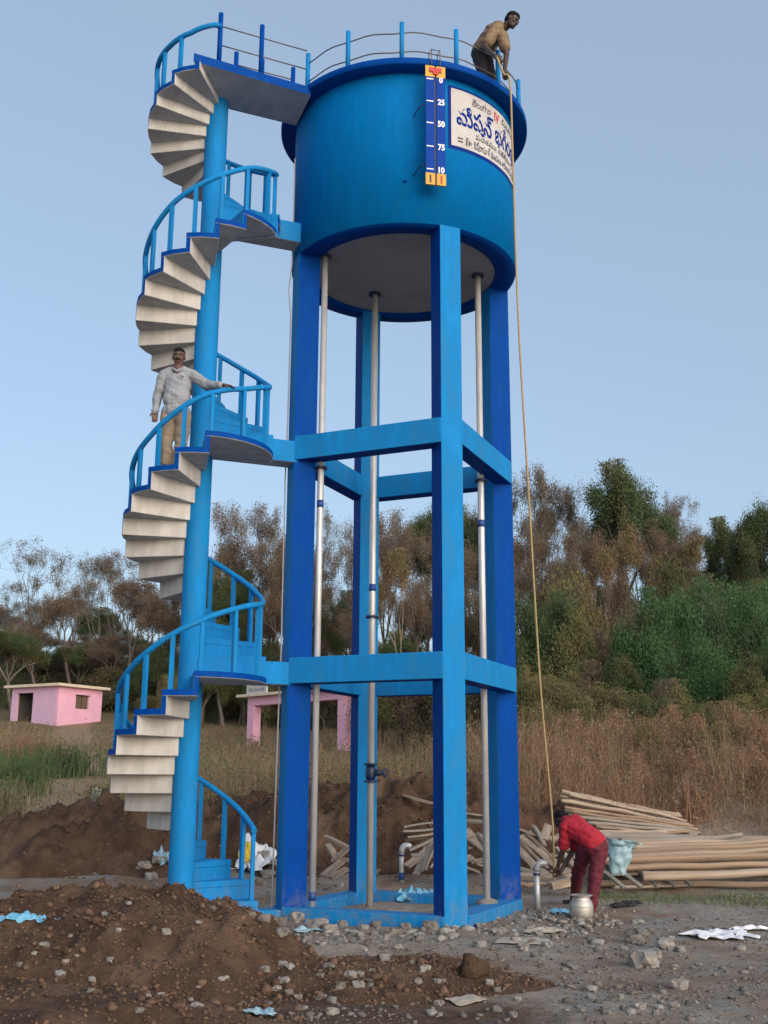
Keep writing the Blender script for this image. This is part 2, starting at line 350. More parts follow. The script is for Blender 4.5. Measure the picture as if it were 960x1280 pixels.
front_heap, front_top = heap('big brown soil heap right before the foot of the spiral staircase', -2.75, -4.15, 2.15, 1.75, .63, -.12, .045, 1.3, 1.1, [(-2.6, -3.6, .7, .12), (-1.4, -4.9, .7, .14)])
low_heap, low_top = heap('low spread of brown earth and rubble before the blue plinth', -.35, -4.75, 1.5, .95, .17, .05, .045, 7.7, .9)
fore_heap, fore_top = heap('low lumpy brown soil before the big heap, at the yard edge', -3.2, -6.5, 2.3, 1.3, .22, .1, .045, 9.1, 1.3)
back_heap, back_top = heap('dark brown soil heap behind the spiral staircase beside the sandy track', -4.7, 5.2, 3.0, 1.6, .85, .16, .05, 3.9, 1.9)
bank_heap, bank_top = heap('long raw earth bank behind the four tower columns', -.3, 5.2, 3.9, 1.5, .95, -.02, .055, 5.5, 1.8)
def surf(x, y):
    z = hgt(x, y)
    for o, cx, cy, rx, ry, rot, t in HEAPS:
        if abs(x-cx) < 5.5 and abs(y-cy) < 3.2: 
            if math.hypot((x-cx)/rx, (y-cy)/ry) < 1.35: z = max(z, t(x, y))
    return z

def hit(px, py):
    """first point where the line of sight meets the ground or a heap"""
    d = ray(px, py).normalized(); t = 5.0
    while t < 60:
        p = CAM+d*t
        if p.z < surf(p.x, p.y): break
        t += .15
    lo, hi = t-.15, t
    for _ in range(7):
        m = (lo+hi)/2; p = CAM+d*m
        if p.z < surf(p.x, p.y): hi = m
        else: lo = m
    return CAM+d*hi
# lumps scattered on heaps and ground
ICO = None
def ico():
    global ICO
    if ICO is None:
        bm = bmesh.new(); bmesh.ops.create_icosphere(bm, subdivisions=1, radius=1); bm.verts.ensure_lookup_table()
        ICO = (np.array([v.co[:] for v in bm.verts]), np.array([[v.index for v in f.verts] for f in bm.faces])); bm.free()
    return ICO
def lumps(pts, sizes, flat=.7):
    V0, F0 = ico(); n = len(pts); k = len(V0)
    j = 1 + rng.normal(0, .27, (n, k, 1)); sc = np.array(sizes)[:, None, None]*rng.uniform(.7, 1.3, (n, 1, 3))*np.array([1, 1, flat])
    A = V0[None]*j*sc; th = rng.uniform(0, 6.28, n); c, s = np.cos(th)[:, None], np.sin(th)[:, None]
    B = A.copy(); B[:, :, 0] = A[:, :, 0]*c-A[:, :, 1]*s; B[:, :, 1] = A[:, :, 0]*s+A[:, :, 1]*c
    B += np.array(pts)[:, None, :]
    return B.reshape(-1, 3), (F0[None]+np.arange(n)[:, None, None]*k).reshape(-1, 3)
for (o, cx, cy, rx, ry, rot, t), n in zip(HEAPS, (7000, 3000, 3200, 4200, 4200)):
    pts, sz = [], []
    for _ in range(n):
        a = random.uniform(0, 6.28); r = math.sqrt(random.random())*1.08
        u, v = r*math.cos(a)*rx, r*math.sin(a)*ry; x = cx+u*math.cos(rot)-v*math.sin(rot); y = cy+u*math.sin(rot)+v*math.cos(rot)
        s_ = min(.05, .005+random.expovariate(150)); pts.append((x, y, max(t(x, y), hgt(x, y))+s_*.1)); sz.append(s_)
    Vv, Ff = lumps(pts, sz, .8); c = link('soil_clods', np_mesh('soil_clods', Vv, Ff, [CLOD])); c.parent = o; c['kind'] = 'stuff'
pts, sz = [], []
for _ in range(20000):
    if random.random() < .55: x, y = random.uniform(-3.5, 5), random.uniform(-8.5, -1.2)
    else: x, y = random.uniform(-7, 7), random.uniform(-9, 4.5)
    if mn.noise((x*.8, y*.8, 9)) < -.05 and random.random() < .7: continue
    s_ = min(.045, .004+random.expovariate(140)); pts.append((x, y, hgt(x, y)+s_*.2)); sz.append(s_)
Vv, Ff = lumps(pts, sz, .6); tag(link('gravel', np_mesh('gravel', Vv, Ff, GRAVEL)), 'small grey gravel and grit scattered over the dusty yard', 'gravel', kind='stuff')

# ------------------------------------------------------------------ water tower
A0 = 0.37649; RO = 1.65; CW = .1515; CDp = .315; RT_ = 1.645; ZT = 8.737; ZG = 11.0; RG = 1.865
tower = empty('water_tower', (0, 0, -.15))
tag(tower, 'tall blue cylindrical water tank on four square columns with cross beams', 'water tower')
def TL(o):      # parent to the tower keeping world coordinates
    o.parent = tower; o.location.z += .15; return o
def ntv(k):
    a = A0 + k*math.pi/2; return Vector((math.sin(a), -math.cos(a), 0)), Vector((math.cos(a), math.sin(a), 0))
for k in range(4):                                  # 0 front, 1 right, 2 back, 3 left
    n, t = ntv(k); c = n*(RO-CDp/2)
    mb = MB(); poly = [(-CW, -CDp/2), (CW, -CDp/2), (CW, CDp/2), (-CW, CDp/2)]
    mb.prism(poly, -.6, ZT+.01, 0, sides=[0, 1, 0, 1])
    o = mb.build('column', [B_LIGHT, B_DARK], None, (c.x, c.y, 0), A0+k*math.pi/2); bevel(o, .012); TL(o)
def corner(k, s): n, t = ntv(k); return n*RO + t*CW*s
def ring_beam(name, k, z0, z1, th, out=0.0):
    A, B = corner(k, -1), corner(k-1, 1)            # between column k and the one before it
    d = (B-A).normalized(); nin = Vector((-d.y, d.x, 0))
    if nin.dot(-(A+B)) < 0: nin = -nin
    A, B = A-nin*out, B-nin*out
    poly = [(p.x, p.y) for p in (A, B, B+nin*th, A+nin*th)]
    if (B-A).cross(nin).z < 0: poly = poly[::-1]
    mb = MB(); mb.prism(poly, z0, z1, 0, bottom=1)  # dark blue on the underside imitates the shade below the beam
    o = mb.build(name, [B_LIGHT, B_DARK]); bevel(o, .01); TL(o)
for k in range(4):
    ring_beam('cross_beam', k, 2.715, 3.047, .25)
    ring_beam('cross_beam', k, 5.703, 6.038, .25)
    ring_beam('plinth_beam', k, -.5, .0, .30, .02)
# tank: ring beam, wall, gallery slab, roof
NS = 96
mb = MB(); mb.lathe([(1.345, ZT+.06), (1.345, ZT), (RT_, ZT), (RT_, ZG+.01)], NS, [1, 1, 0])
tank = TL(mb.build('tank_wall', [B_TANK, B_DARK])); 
mb = MB(); mb.lathe([(0, ZT+.03), (1.347, ZT+.03)], NS); TL(mb.build('tank_floor', CEIL))
mb = MB(); mb.lathe([(RT_-.02, ZG), (RG-.012, ZG), (RG, ZG+.012), (RG, ZG+.092), (RG-.012, ZG+.105), (1.5, ZG+.11)], NS); TL(mb.build('gallery_slab', [B_DARK]))
mb = MB(); mb.lathe([(1.58, ZG+.08), (1.56, ZG+.16), (1.2, ZG+.24), (.6, ZG+.31), (0.001, ZG+.33)], 64); TL(mb.build('roof_dome', [B_TANK]))
# gallery railing
GP = 1.77; ZP = ZG+.11; PH = .60
post_me = MB().tube([(0, 0, -.02), (0, 0, PH)], .034, 10).mesh('railing_post', B_LIGHT)
post_a = [-52+25.2*i for i in range(14)]            # degrees right of the front
for a in post_a:
    if -100 < a-0 < -58: continue
    r = math.radians(a); TL(link('railing_post', post_me, None, (GP*math.sin(r), -GP*math.cos(r), ZP)))
for zz in (.14, .44):
    pts = [(GP*math.sin(math.radians(a)), -GP*math.cos(math.radians(a)), ZP+zz+.012*math.sin(a*.3)) for a in np.arange(-52, 276, 4.2)]
    TL(MB().tube(pts, .009, 6).build('wire_rail', WIRE))
# lightning rod beside the front posts
TL(MB().tube([(-.05, -1.35, ZG), (-.05, -1.35, ZG+.95)], .012, 6).build('lightning_rod', mat('rusty_rod', (.22, .10, .07, 1), (.14, .07, .05, 1), .8, 20)))
# painted sign on the tank wall
def cyl_pt(a, z, r): return (r*math.sin(a), -r*math.cos(a), z)
def cyl_patch(a0, a1, z0, z1, r, n=40):
    mb = MB(); vs = []; fs = []
    for i in range(n+1):
        a = a0+(a1-a0)*i/n; vs += [cyl_pt(a, z0, r), cyl_pt(a, z1, r)]
        if i: fs.append([2*i-2, 2*i, 2*i+1, 2*i-1])
    return mb.add(vs, fs, 0, True)
D = math.radians
sg0, sg1 = D(22.6), D(84)
sign = TL(cyl_patch(sg0-.028, sg1+.028, 9.925, 10.90, RT_+.004).build('painted_sign', SIGNB))
pan = cyl_patch(sg0, sg1, 9.975, 10.865, RT_+.008).build('sign_panel', SIGNW); pan.parent = sign
def text_mesh(body, size, bold=0.0):
    cu = bpy.data.curves.new('lettering', 'FONT'); cu.body = body; cu.size = size; cu.offset = bold; cu.resolution_u = 4
    for i in range(2): cu.materials.append(SIGNB)
    for i, f in enumerate(cu.body_format): f.material_index = i % 2
    ob = bpy.data.objects.new('lettering', cu); COL.objects.link(ob); bpy.context.view_layer.update()
    me = bpy.data.meshes.new_from_object(ob.evaluated_get(bpy.context.evaluated_depsgraph_get()))
    V = np.array([v.co[:] for v in me.vertices]); off = np.zeros(len(V))
    Fs = [list(p.vertices) for p in me.polygons]
    for p in me.polygons:
        if p.material_index: off[list(p.vertices)] = .0015
    bpy.data.objects.remove(ob); bpy.data.curves.remove(cu); bpy.data.meshes.remove(me)
    return V, Fs, off
def sign_text(body, u0, u1, zc, hsize, m, bold=.0, name='lettering'):
    """spread the words over arc length u0..u1 (m from the sign's left edge), centred on height zc"""
    V, Fs, off = text_mesh(body, 1.0, bold)
    x0, x1 = V[:, 0].min(), V[:, 0].max(); y0, y1 = V[:, 1].min(), V[:, 1].max()
    U = u0+(V[:, 0]-x0)/(x1-x0)*(u1-u0); Z = zc+(V[:, 1]-(y0+y1)/2)/(y1-y0)*hsize
    mb = MB(); mb.add([cyl_pt(sg0+u/RT_, z, RT_+.011+o) for u, z, o in zip(U, Z, off)], Fs)
    o = mb.build(name, m); o.parent = sign; return o
sign_text('మిషన్ భగీరథ', .08, 1.50, 10.47, .40, SIGNB, .022)
sign_text('తెలంగాణ', .34, .72, 10.745, .12, SIGNK)
sign_text('ప్రభుత్వం', 1.00, 1.42, 10.745, .12, SIGNK)
sign_text('పథకము నకిలీపూర్', .40, 1.42, 10.225, .12, SIGNK, .004)
sign_text('గ్రా. కిష్టాపూర్ మండలం ఆదిలాబాద్ జిల్లా', .22, 1.50, 10.075, .15, SIGNK, .006)
for z in (10.11, 10.06): o = cyl_patch(sg0+.06, sg0+.11, z-.012, z+.012, RT_+.011, 3).build('lettering', SIGNK); o.parent = sign
sign_text('IV', .80, .93, 10.73, .15, SIGNR, .03, 'emblem')

# scuffs: two little painted-over stubs on the wall
TL(MB().box(-.02, .02, -RT_-.03, -RT_+.02, 9.33, 9.36).build('wall_stub', B_DARK))

# water level gauge hanging from the gallery rim
ga = D(12.2); gauge = empty('level_gauge', (1.905*math.sin(ga), -1.905*math.cos(ga), 9.16), ga)
tag(gauge, 'tall blue water level gauge board with white numerals and yellow ends', 'gauge')
for sx in (-1, 1):
    x0, x1 = (-.138, -.012) if sx < 0 else (.012, .138)
    b_ = MB().box(x0, x1, -.012, .012, .17, 1.62).build('gauge_board', GBLUE, gauge); bevel(b_, .003)
    MB().box(x0, x1, -.014, .014, 1.62, 1.79).build('end_panel', YEL, gauge)
    MB().box(x0, x1, -.014, .014, .0, .17).build('end_panel', YEL, gauge)
    MB().box((x0+x1)/2-.012, (x0+x1)/2+.012, -.018, -.0142, .03, .14).build('end_mark', SIGNK if sx < 0 else SIGNR, gauge)
MB().box(-.012, .012, .004, .012, .0, 1.79).build('slot_backing', SIGNK, gauge)
MB().prism([(-.085, -.03), (.085, -.03), (.085, -.018), (-.085, -.018)], 1.69, 1.755).prism([(-.035, -.03), (.035, -.03), (.035, -.018), (-.035, -.018)], 1.655, 1.69).build('float_pointer', SIGNR, gauge)
for s_, z in (('0', 1.585), ('25', 1.245), ('50', .915), ('75', .565), ('10', .225)):
    MB().box(-.125, -.03, -.016, -.0125, z-.008, z+.008).build('tick_mark', WPAINT, gauge)
    V_, Fs, off = text_mesh(s_, .12, .004); xm = (V_[:, 0].min()+V_[:, 0].max())/2; ym = (V_[:, 1].min()+V_[:, 1].max())/2
    MB().add([((v[0]-xm)*.82+.078, -.0135-o*.6, v[1]-ym+z) for v, o in zip(V_, off)], Fs).build('numeral', WPAINT, gauge)
for z in (.32, 1.22):
    MB().tube([(-.13, .012, z), (-.20, .10, z-.02), (-.24, .27, z-.05)], .008, 6).build('bracket', VALVE, gauge)
    MB().tube([(.10, .012, z), (.08, .27, z)], .008, 6).build('bracket', VALVE, gauge)
for sx in (-.05, .07): MB().tube([(sx, .0, 1.78), (sx, .0, 2.06), (sx-.005, .12, 2.08), (sx-.005, .16, 1.92)], .007, 6).build('hanger_wire', WIRE, gauge)
MB().tube([(-.05, 0, 2.05), (.07, 0, 2.05)], .007, 6).build('hanger_wire', WIRE, gauge)

# ------------------------------------------------------------------ spiral staircase
PX, PY = -2.678, -1.059; PR = .155; SR = .95; RI = .13
stair = empty('spiral_staircase', (PX, PY, -.15))
tag(stair, 'blue concrete spiral staircase with white undersides winding around a round pole', 'staircase')
def SL(o): o.parent = stair; o.location.z += .15; return o      # local x,y about the pole, world z
SL(MB().lathe([(PR, -.6), (PR, 10.96)], 40).build('centre_pole', [B_LIGHT]))
DA = 22.4; TT = .075; TH = .06
risers = []
for k in range(13): risers.append((14+DA*k, .08+.2233*k))
for k in range(13): risers.append((374+DA*k, 3.05+.2225*k))
for k in range(14): risers.append((734+DA*k, 6.03+.2154*k))
risers.append((734+336, 9.07))
for k in range(12): risers.append((1094+DA*k, 9.30+.159*k))
STEPM = [B_LIGHT, B_DARK, WHITE]
def sector_poly(a0, a1, r0, r1, n):
    return [(r1*math.cos(D(a0+(a1-a0)*i/n)), r1*math.sin(D(a0+(a1-a0)*i/n))) for i in range(n+1)] + [(r0*math.cos(D(a1-(a1-a0)*i/n)), r0*math.sin(D(a1-(a1-a0)*i/n))) for i in range(n+1)]
cache = {}
def step_mesh(rise, span):
    key = (round(rise, 4), round(span, 2))
    if key in cache: return cache[key]
    n = max(2, int(span/8)); poly = sector_poly(0, span, RI, SR, n); m = len(poly)
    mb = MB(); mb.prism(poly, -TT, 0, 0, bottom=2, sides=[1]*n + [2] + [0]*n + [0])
    # riser plate under the front of the tread, its outer end painted dark
    x0, x1 = RI, SR-.001
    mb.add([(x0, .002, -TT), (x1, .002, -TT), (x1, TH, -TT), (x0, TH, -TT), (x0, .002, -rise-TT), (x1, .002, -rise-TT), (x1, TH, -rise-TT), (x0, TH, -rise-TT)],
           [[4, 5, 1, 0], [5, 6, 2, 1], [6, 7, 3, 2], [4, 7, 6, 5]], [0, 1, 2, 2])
    cache[key] = mb.mesh('step', STEPM); return cache[key]
for i, (ph, z) in enumerate(risers[:-1]):
    span = risers[i+1][0]-ph
    rise = z-(risers[i-1][1] if i else -.2)
    o = SL(link('landing' if span > 40 else 'step', step_mesh(rise, span+ (1.2 if span < 40 else -2)), None, (0, 0, z), D(ph))); bevel(o, .006, 1)
# links from the left column to the pole
nL = Vector((math.cos(A0), math.sin(A0), 0)); tL = Vector((-nL.y, nL.x, 0)); LD = math.hypot(PX, PY)
for zt_, h_ in ((2.99, .29), (5.97, .30), (9.21, .30), (-.03, .4)):
    a, b_ = (nL*.05), (nL*(LD-RO+.06)); hw = .155
    poly = [(p.x, p.y) for p in (a-tL*hw, b_-tL*hw, b_+tL*hw, a+tL*hw)]
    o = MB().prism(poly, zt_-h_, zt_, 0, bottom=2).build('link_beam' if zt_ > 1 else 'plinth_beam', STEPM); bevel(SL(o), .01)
# top walkway to the gallery
wk = [(-2.862, -2.005), (-1.33, -1.25), (-1.60, -.50), (-2.52, -.90), (-2.72, -1.05)]
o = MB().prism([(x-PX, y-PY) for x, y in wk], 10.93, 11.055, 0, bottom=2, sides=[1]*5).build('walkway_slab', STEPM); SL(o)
ph, z = risers[-1]
o = MB(); x0, x1 = RI, SR
o.add([(x0, 0, 0), (x1, 0, 0), (x1, TH, 0), (x0, TH, 0), (x0, 0, -.122), (x1, 0, -.122), (x1, TH, -.122), (x0, TH, -.122)], [[4, 5, 1, 0], [5, 6, 2, 1], [6, 7, 3, 2], [7, 4, 0, 3], [4, 7, 6, 5]], [0, 1, 2, 2, 2])
SL(o.build('riser', STEPM, None, (0, 0, 10.935), D(ph)))
def wpost(px, py, h=.60): SL(link('walkway_post', wpost_me, None, (px-PX, py-PY, 11.05)))
wpost_me = MB().tube([(0, 0, -.02), (0, 0, .80)], .034, 10).mesh('walkway_post', B_DARK)
fa, fb = Vector((-2.56, -1.775, 0)), Vector((-1.40, -1.245, 0)); ba, bb = Vector((-2.46, -.93, 0)), Vector((-1.66, -.575, 0))
rows = []
for p, q in ((fa, fb), (ba, bb)):
    r_ = [p, p.lerp(q, .47), q] if p is fa else [p, p.lerp(q, .45), q]
    for c in (r_[:2] if p is fa else r_): wpost(c.x, c.y)
    rows.append(r_)
    for zz in (.30, .60): SL(MB().tube([(c.x-PX, c.y-PY, 11.05+zz) for c in r_], .009, 6).build('wire_rail', WIRE))
# handrail and balusters
HR = .872
RAILH = [(14, .77), (88, .72), (230, .64), (283, .63), (325, .71), (367, .71), (440, .68), (592, .50), (631, .54), (676, .56), (703, .62), (727, .66), (800, .70), (926, .63), (966, .68), (1011, .65), (1036, .67), (1087, .64), (1150, .70), (1274, .74), (1308, .58), (1332, .50), (1375, .56)]
phs = [r[0] for r in risers]; zs_ = [r[1] for r in risers]
def zline(p): return float(np.interp(p, phs, zs_))
def zrail(p):
    lo, hi = phs[0], phs[-1]
    return sum(zline(min(hi+8, max(lo, p+d_))) for d_ in (-20, -10, 0, 10, 20))/5 + float(np.interp(p, [q[0] for q in RAILH], [q[1] for q in RAILH]))-.02
end_ph = phs[-1]+15
pts = []
for p in np.arange(phs[0]+2, end_ph, 5.6):
    z = zrail(p)
    pts.append((HR*math.cos(D(p)), HR*math.sin(D(p)), z))
c = rows[0][0]; pts.append((c.x-PX, c.y-PY, 11.05+.60))
hr = SL(MB().tube(pts, .036, 10).build('handrail', [B_LIGHT]))
def tread_z(p):
    z = zs_[0]
    for a, b_ in risers:
        if a <= p+.5: z = b_
    return z
bal = []
for i, (p, z) in enumerate(risers[:-1]):
    bal.append(p+5)
    if risers[i+1][0]-p > 40: bal += [p+33] + ([p+64] if risers[i+1][0]-p > 70 else [])
for p in bal:
    z0 = tread_z(p); z1 = zrail(p)
    mb = MB(); mb.box(-.024, .024, -.024, .024, 0, z1-z0)
    o = SL(mb.build('baluster', [B_LIGHT], None, (HR*math.cos(D(p)), HR*math.sin(D(p)), z0-.01), D(p)))

# ------------------------------------------------------------------ pipes under the tank
def pipe(x, y, r, label, bands, flanges, base, valve=None, ztop=ZT+.03):
    e = empty('vertical_pipe', (x, y, base)); tag(e, label, 'pipe')
    MB().tube([(0, 0, -.15), (0, 0, ztop-base)], r, 16).build('pipe_run', GALV, e)
    for z, m in bands: MB().tube([(0, 0, z-base-.05), (0, 0, z-base+.05)], r*1.06, 16).build('coupling', m, e)
    for z in flanges:
        MB().tube([(0, 0, z-base-.012), (0, 0, z-base+.012)], r*2.0, 20).build('flange', VALVE, e)
        for k in range(6): MB().tube([(r*1.6*math.cos(k*1.047), r*1.6*math.sin(k*1.047), z-base-.03), (r*1.6*math.cos(k*1.047), r*1.6*math.sin(k*1.047), z-base+.03)], .009, 6).build('bolt', VALVE, e)
    if valve is not None:
        z = valve-base; mb = MB()
        mb.tube([(0, 0, z-.13), (0, 0, z-.10)], r*2.0, 16).tube([(0, 0, z+.10), (0, 0, z+.13)], r*2.0, 16)
        mb.tube([(0, 0, z-.10), (0, 0, z-.04), (0, 0, z+.04), (0, 0, z+.10)], [r*1.2, r*1.6, r*1.6, r*1.2], 14)
        mb.tube([(0, 0, z), (.10, -.05, z), (.16, -.08, z)], [.05, .045, .035], 10).build('gate_valve', VALVE, e)
        hw = [(.20+.055*math.cos(t)*.447, -.1+.055*math.cos(t)*.894, z+.055*math.sin(t)) for t in np.linspace(0, 6.283, 17)[:-1]]
        MB().tube(hw, .011, 6, closed=True).build('hand_wheel', VALVE, e)
    return e
pipe(-1.12, -.63, .043, 'galvanised pipe with one black flange standing nearest the left tower column', [(.12, BANDM), (5.12, BANDM)], [5.62, ZT+.012], -.02)
pipe(-.43, .62, .047, 'galvanised pipe carrying a dark gate valve beside the rear column', [(4.20, BANDM), (3.02, BANDM), (2.92, VALVE)], [3.78, ZT+.012], .02, 1.62)
pipe(1.09, -.03, .045, 'galvanised pipe with a blue band between the front and right columns', [(5.0, BANDM)], [5.62, ZT+.012], .02)
# the small lump of mortar the last pipe stands in
mo, _ = lumps([(1.09, -.03, -.03)], [.22], .45), 0
tag(link('mortar_lump', np_mesh('mortar_lump', mo[0], mo[1], CONC)), 'grey mortar lump cast around the foot of the third pipe', 'mortar lump')
# thin white overflow line down the outside of the left column
n3, t3 = ntv(3); 
pts = [n3*(RO+.018)+t3*(-.145)+Vector((0, 0, z))+n3*dx for z, dx in ((10.4, .0), (9.3, .0), (8.72, .0), (8.3, .04), (7.9, .0), (6.3, .0), (5.5, .012), (3.2, .0), (2.6, .01), (-.05, .03))]
lw = tag(MB().tube(pts, .011, 6).build('overflow_line', mat('white_plastic_line', (.5, .5, .5, 1), None, .5)), 'thin pale plastic line running down the outer left column', 'plastic line')
# elbow stand pipes in the ground
def stub(px, py, h, label, band=None, face=1, r=.040, z=-.12):
    p = hit(px, py); z = p.z; e = empty('stand_pipe', (p.x, p.y, z)); tag(e, label, 'stand pipe')
    MB().tube([(0, 0, -.1), (0, 0, h-.10)], r, 14).build('pipe_run', GALV2, e)
    el = [(face*(.07-.07*math.cos(t)), -.02*math.sin(t), h-.10+.10*math.sin(t)) for t in np.linspace(0, 1.57, 7)] + [(face*.11, -.02, h), (face*.135, -.02, h-.03)]
    MB().tube(el, r*1.18, 14).build('elbow', GALV2, e)
    MB().tube([(0, 0, h-.16), (0, 0, h-.13)], r*1.25, 14).build('coupling', VALVE, e)
    if band: MB().tube([(0, 0, .04), (0, 0, .15)], r*1.08, 14).build('tape_band', BANDM, e)
    return e
stub(672, 1137, .60, 'short galvanised elbow stand pipe beside the steel water pot', None, 1)
stub(502, 1103, .56, 'short galvanised elbow stand pipe with blue tape standing behind the plinth', True, 1)

# ------------------------------------------------------------------ trees and undergrowth
def branches(seed, height, r0, levels, spread, fork=.32, first=3, kids=(2, 3), up=.25, droop=0, taper=.62, lean=.06):
    rd = random.Random(seed); segs = []; tips = []
    def grow(p, d, L, r, lv):
        n = 3 if lv <= 1 else 2
        for i in range(n):
            j = Vector((rd.gauss(0, 1), rd.gauss(0, 1), rd.gauss(0, 1)))*(.10+.05*lv)
            d2 = (d+j+Vector((0, 0, up*.25))).normalized(); q = p+d2*(L/n); r2 = r*(1-.30/n) if lv else r*(1-.22/n)
            segs.append((p, q, r, r2, lv)); p, d, r = q, d2, r2
            if lv >= levels-1: tips.append((p, lv))
        if lv >= levels: tips.append((p, lv)); return
        k = first if lv == 0 else rd.randint(*kids); ph = rd.uniform(0, 6.28)
        for i in range(k):
            a = ph+6.283*i/k+rd.uniform(-.4, .4); s_ = spread*rd.uniform(.65, 1.25)
            side = d.orthogonal().normalized(); side.rotate(Matrix.Rotation(a, 3, d))
            nd = (d*math.cos(s_)+side*math.sin(s_)+Vector((0, 0, up-droop*lv*.1))).normalized()
            grow(p, nd, L*taper*rd.uniform(.8, 1.2), r*.62, lv+1)
    grow(Vector((0, 0, -.3)), Vector((rd.gauss(0, lean), rd.gauss(0, lean), 1)).normalized(), height*fork+.3, r0, 0)
    zmax = max(t[0].z for t in tips); k = height/zmax
    segs = [(a*k, b*k, r*max(.6, k), s_*max(.6, k), l) for a, b, r, s_, l in segs]; tips = [(t*k, l) for t, l in tips]
    return segs, tips
def branch_mesh(name, segs, m, rmin=.006):
    V, Fq = [], []
    for a, b, r, s_, lv in segs:
        n = 7 if lv == 0 else (5 if lv == 1 else 3); d = (b-a).normalized(); u = d.orthogonal().normalized(); v = d.cross(u); o = len(V)
        r, s_ = max(r, rmin), max(s_, rmin)
        for c, rr in ((a, r), (b, s_)):
            for k in range(n): an = 6.2832*k/n; V.append(c+(u*math.cos(an)+v*math.sin(an))*rr)
        Fq += [[o+k, o+(k+1) % n, o+n+(k+1) % n, o+n+k] for k in range(n)]
    return np_mesh(name, np.array([v[:] for v in V]), Fq, m, smooth=True)
def leaf_quads(P, size, asp=.55, drop=.0, rs=None):
    """one bent leaf card of two triangles' worth per point"""
    g = rs or rng; n = len(P); P = np.asarray(P, float)
    d = g.normal(0, 1, (n, 3)); d[:, 2] -= drop; d /= np.linalg.norm(d, axis=1)[:, None]
    e = np.cross(d, g.normal(0, 1, (n, 3))); e /= np.linalg.norm(e, axis=1)[:, None]
    s_ = size*g.uniform(.6, 1.35, (n, 1)); a = d*s_; b = e*s_*asp
    V = np.stack([P-a*.5, P+b*.5, P+a*.5, P-b*.5], 1).reshape(-1, 3)
    return V, np.arange(4*n).reshape(n, 4)
def make_tree(seed, kind):
    rd = random.Random(seed); g = np.random.default_rng(seed)
    if kind == 'bare':
        segs, tips = branches(seed, 10, .17, 6, .52, .27, 4, (2, 3), .28, taper=.66); per, sig, size, lm, bk = 4, .16, .09, [L_GREY], BARK
    elif kind == 'sparse':
        segs, tips = branches(seed, 10, .17, 6, .50, .30, 4, (2, 3), .32, taper=.66); per, sig, size, lm, bk = 9, .20, .09, [L_GREY, L_BROWN], BARK
    elif kind == 'brown':
        segs, tips = branches(seed, 10, .18, 4, .60, .30, 4, (3, 4), .22); per, sig, size, lm, bk = 52, .32, .095, [L_BROWN, L_GREY, L_RUST, L_BROWN], BARK
    elif kind == 'green':
        segs, tips = branches(seed, 10, .22, 4, .66, .33, 4, (3, 4), .20); per, sig, size, lm, bk = 100, .32, .105, [L_GREEN, L_GREEN, L_OLIVE], BARK
    elif kind == 'pale':
        segs, tips = branches(seed, 10, .15, 5, .42, .40, 4, (2, 3), .40); per, sig, size, lm, bk = 9, .28, .15, [L_RUST, L_YEL], BARKP
    elif kind == 'bush':
        segs, tips = branches(seed, 4, .07, 4, .85, .14, 6, (3, 4), .10, taper=.72); per, sig, size, lm, bk = 80, .20, .07, [L_GREEN, L_GREEN, L_OLIVE], BARK
    elif kind == 'scrub':
        segs, tips = branches(seed, 3, .05, 4, .8, .14, 6, (3, 4), .15, taper=.72); per, sig, size, lm, bk = 30, .24, .09, [L_OLIVE, L_BROWN], BARK
    elif kind == 'mass':
        segs, tips = branches(seed, 5, .09, 4, .9, .16, 7, (3, 4), .10, taper=.72); per, sig, size, lm, bk = 85, .26, .085, [L_FEATH, L_FEATH, L_GREEN], BARK
    elif kind == 'olive':
        segs, tips = branches(seed, 3, .05, 4, .9, .12, 7, (3, 4), .10, taper=.74); per, sig, size, lm, bk = 40, .22, .075, [L_OLIVE, L_OLIVE, L_YEL], BARK
    elif kind == 'dryscrub':
        segs, tips = branches(seed, 2.4, .035, 4, .85, .14, 7, (3, 4), .12, taper=.74); per, sig, size, lm, bk = 16, .22, .075, [DRY, L_RUST, L_OLIVE], BARKP
    elif kind == 'yellow':
        segs, tips = branches(seed, 4, .05, 4, .8, .16, 5, (3, 4), .15, taper=.72); per, sig, size, lm, bk = 20, .26, .11, [L_YEL, L_OLIVE], BARK
    elif kind == 'feather':
        segs, tips = [], []                                   # clump of arching leafy stems
        for i in range(30):
            a = rd.uniform(0, 6.28); L = rd.uniform(3.2, 5.2); p = Vector((rd.gauss(0, .35), rd.gauss(0, .35), -.1)); d = Vector((math.cos(a)*rd.uniform(.05, .35), math.sin(a)*rd.uniform(.05, .35), 1)).normalized()
            for k in range(9):
                q = p+d*(L/9); segs.append((p, q, .03*(1-k/10), .03*(1-(k+1)/10), 1)); p = q
                d = (d+Vector((math.cos(a), math.sin(a), 0))*.085*(k/4)+Vector((rd.gauss(0, .05), rd.gauss(0, .05), -.022*k))).normalized()
                if k > 1: tips.append((p, 1)); tips.append((p+Vector((rd.gauss(0, .3), rd.gauss(0, .3), rd.gauss(0, .2))), 1))
        zm = max(t[0].z for t in tips); kk = 5/zm; segs = [(a*kk, b*kk, r, s_, l) for a, b, r, s_, l in segs]; tips = [(t*kk, l) for t, l in tips]
        per, sig, size, lm, bk = 26, .25, .13, [L_FEATH, L_FEATH, L_GREEN], BARK
    T = np.array([t[0][:] for t in tips]); keep = g.random(len(T)) < (.9 if kind in ('green', 'bush', 'feather') else .8); T = T[keep]
    # clumps: some twigs carry many leaves, some few
    cnt = g.poisson(per*g.gamma(.7, 1/.7, len(T))); P = np.repeat(T, cnt, 0)+g.normal(0, sig, (cnt.sum(), 3))*np.array([1, 1, .75])
    P = P[P[:, 2] > .05]; P[:, 2] = np.minimum(P[:, 2], T[:, 2].max()+.15)
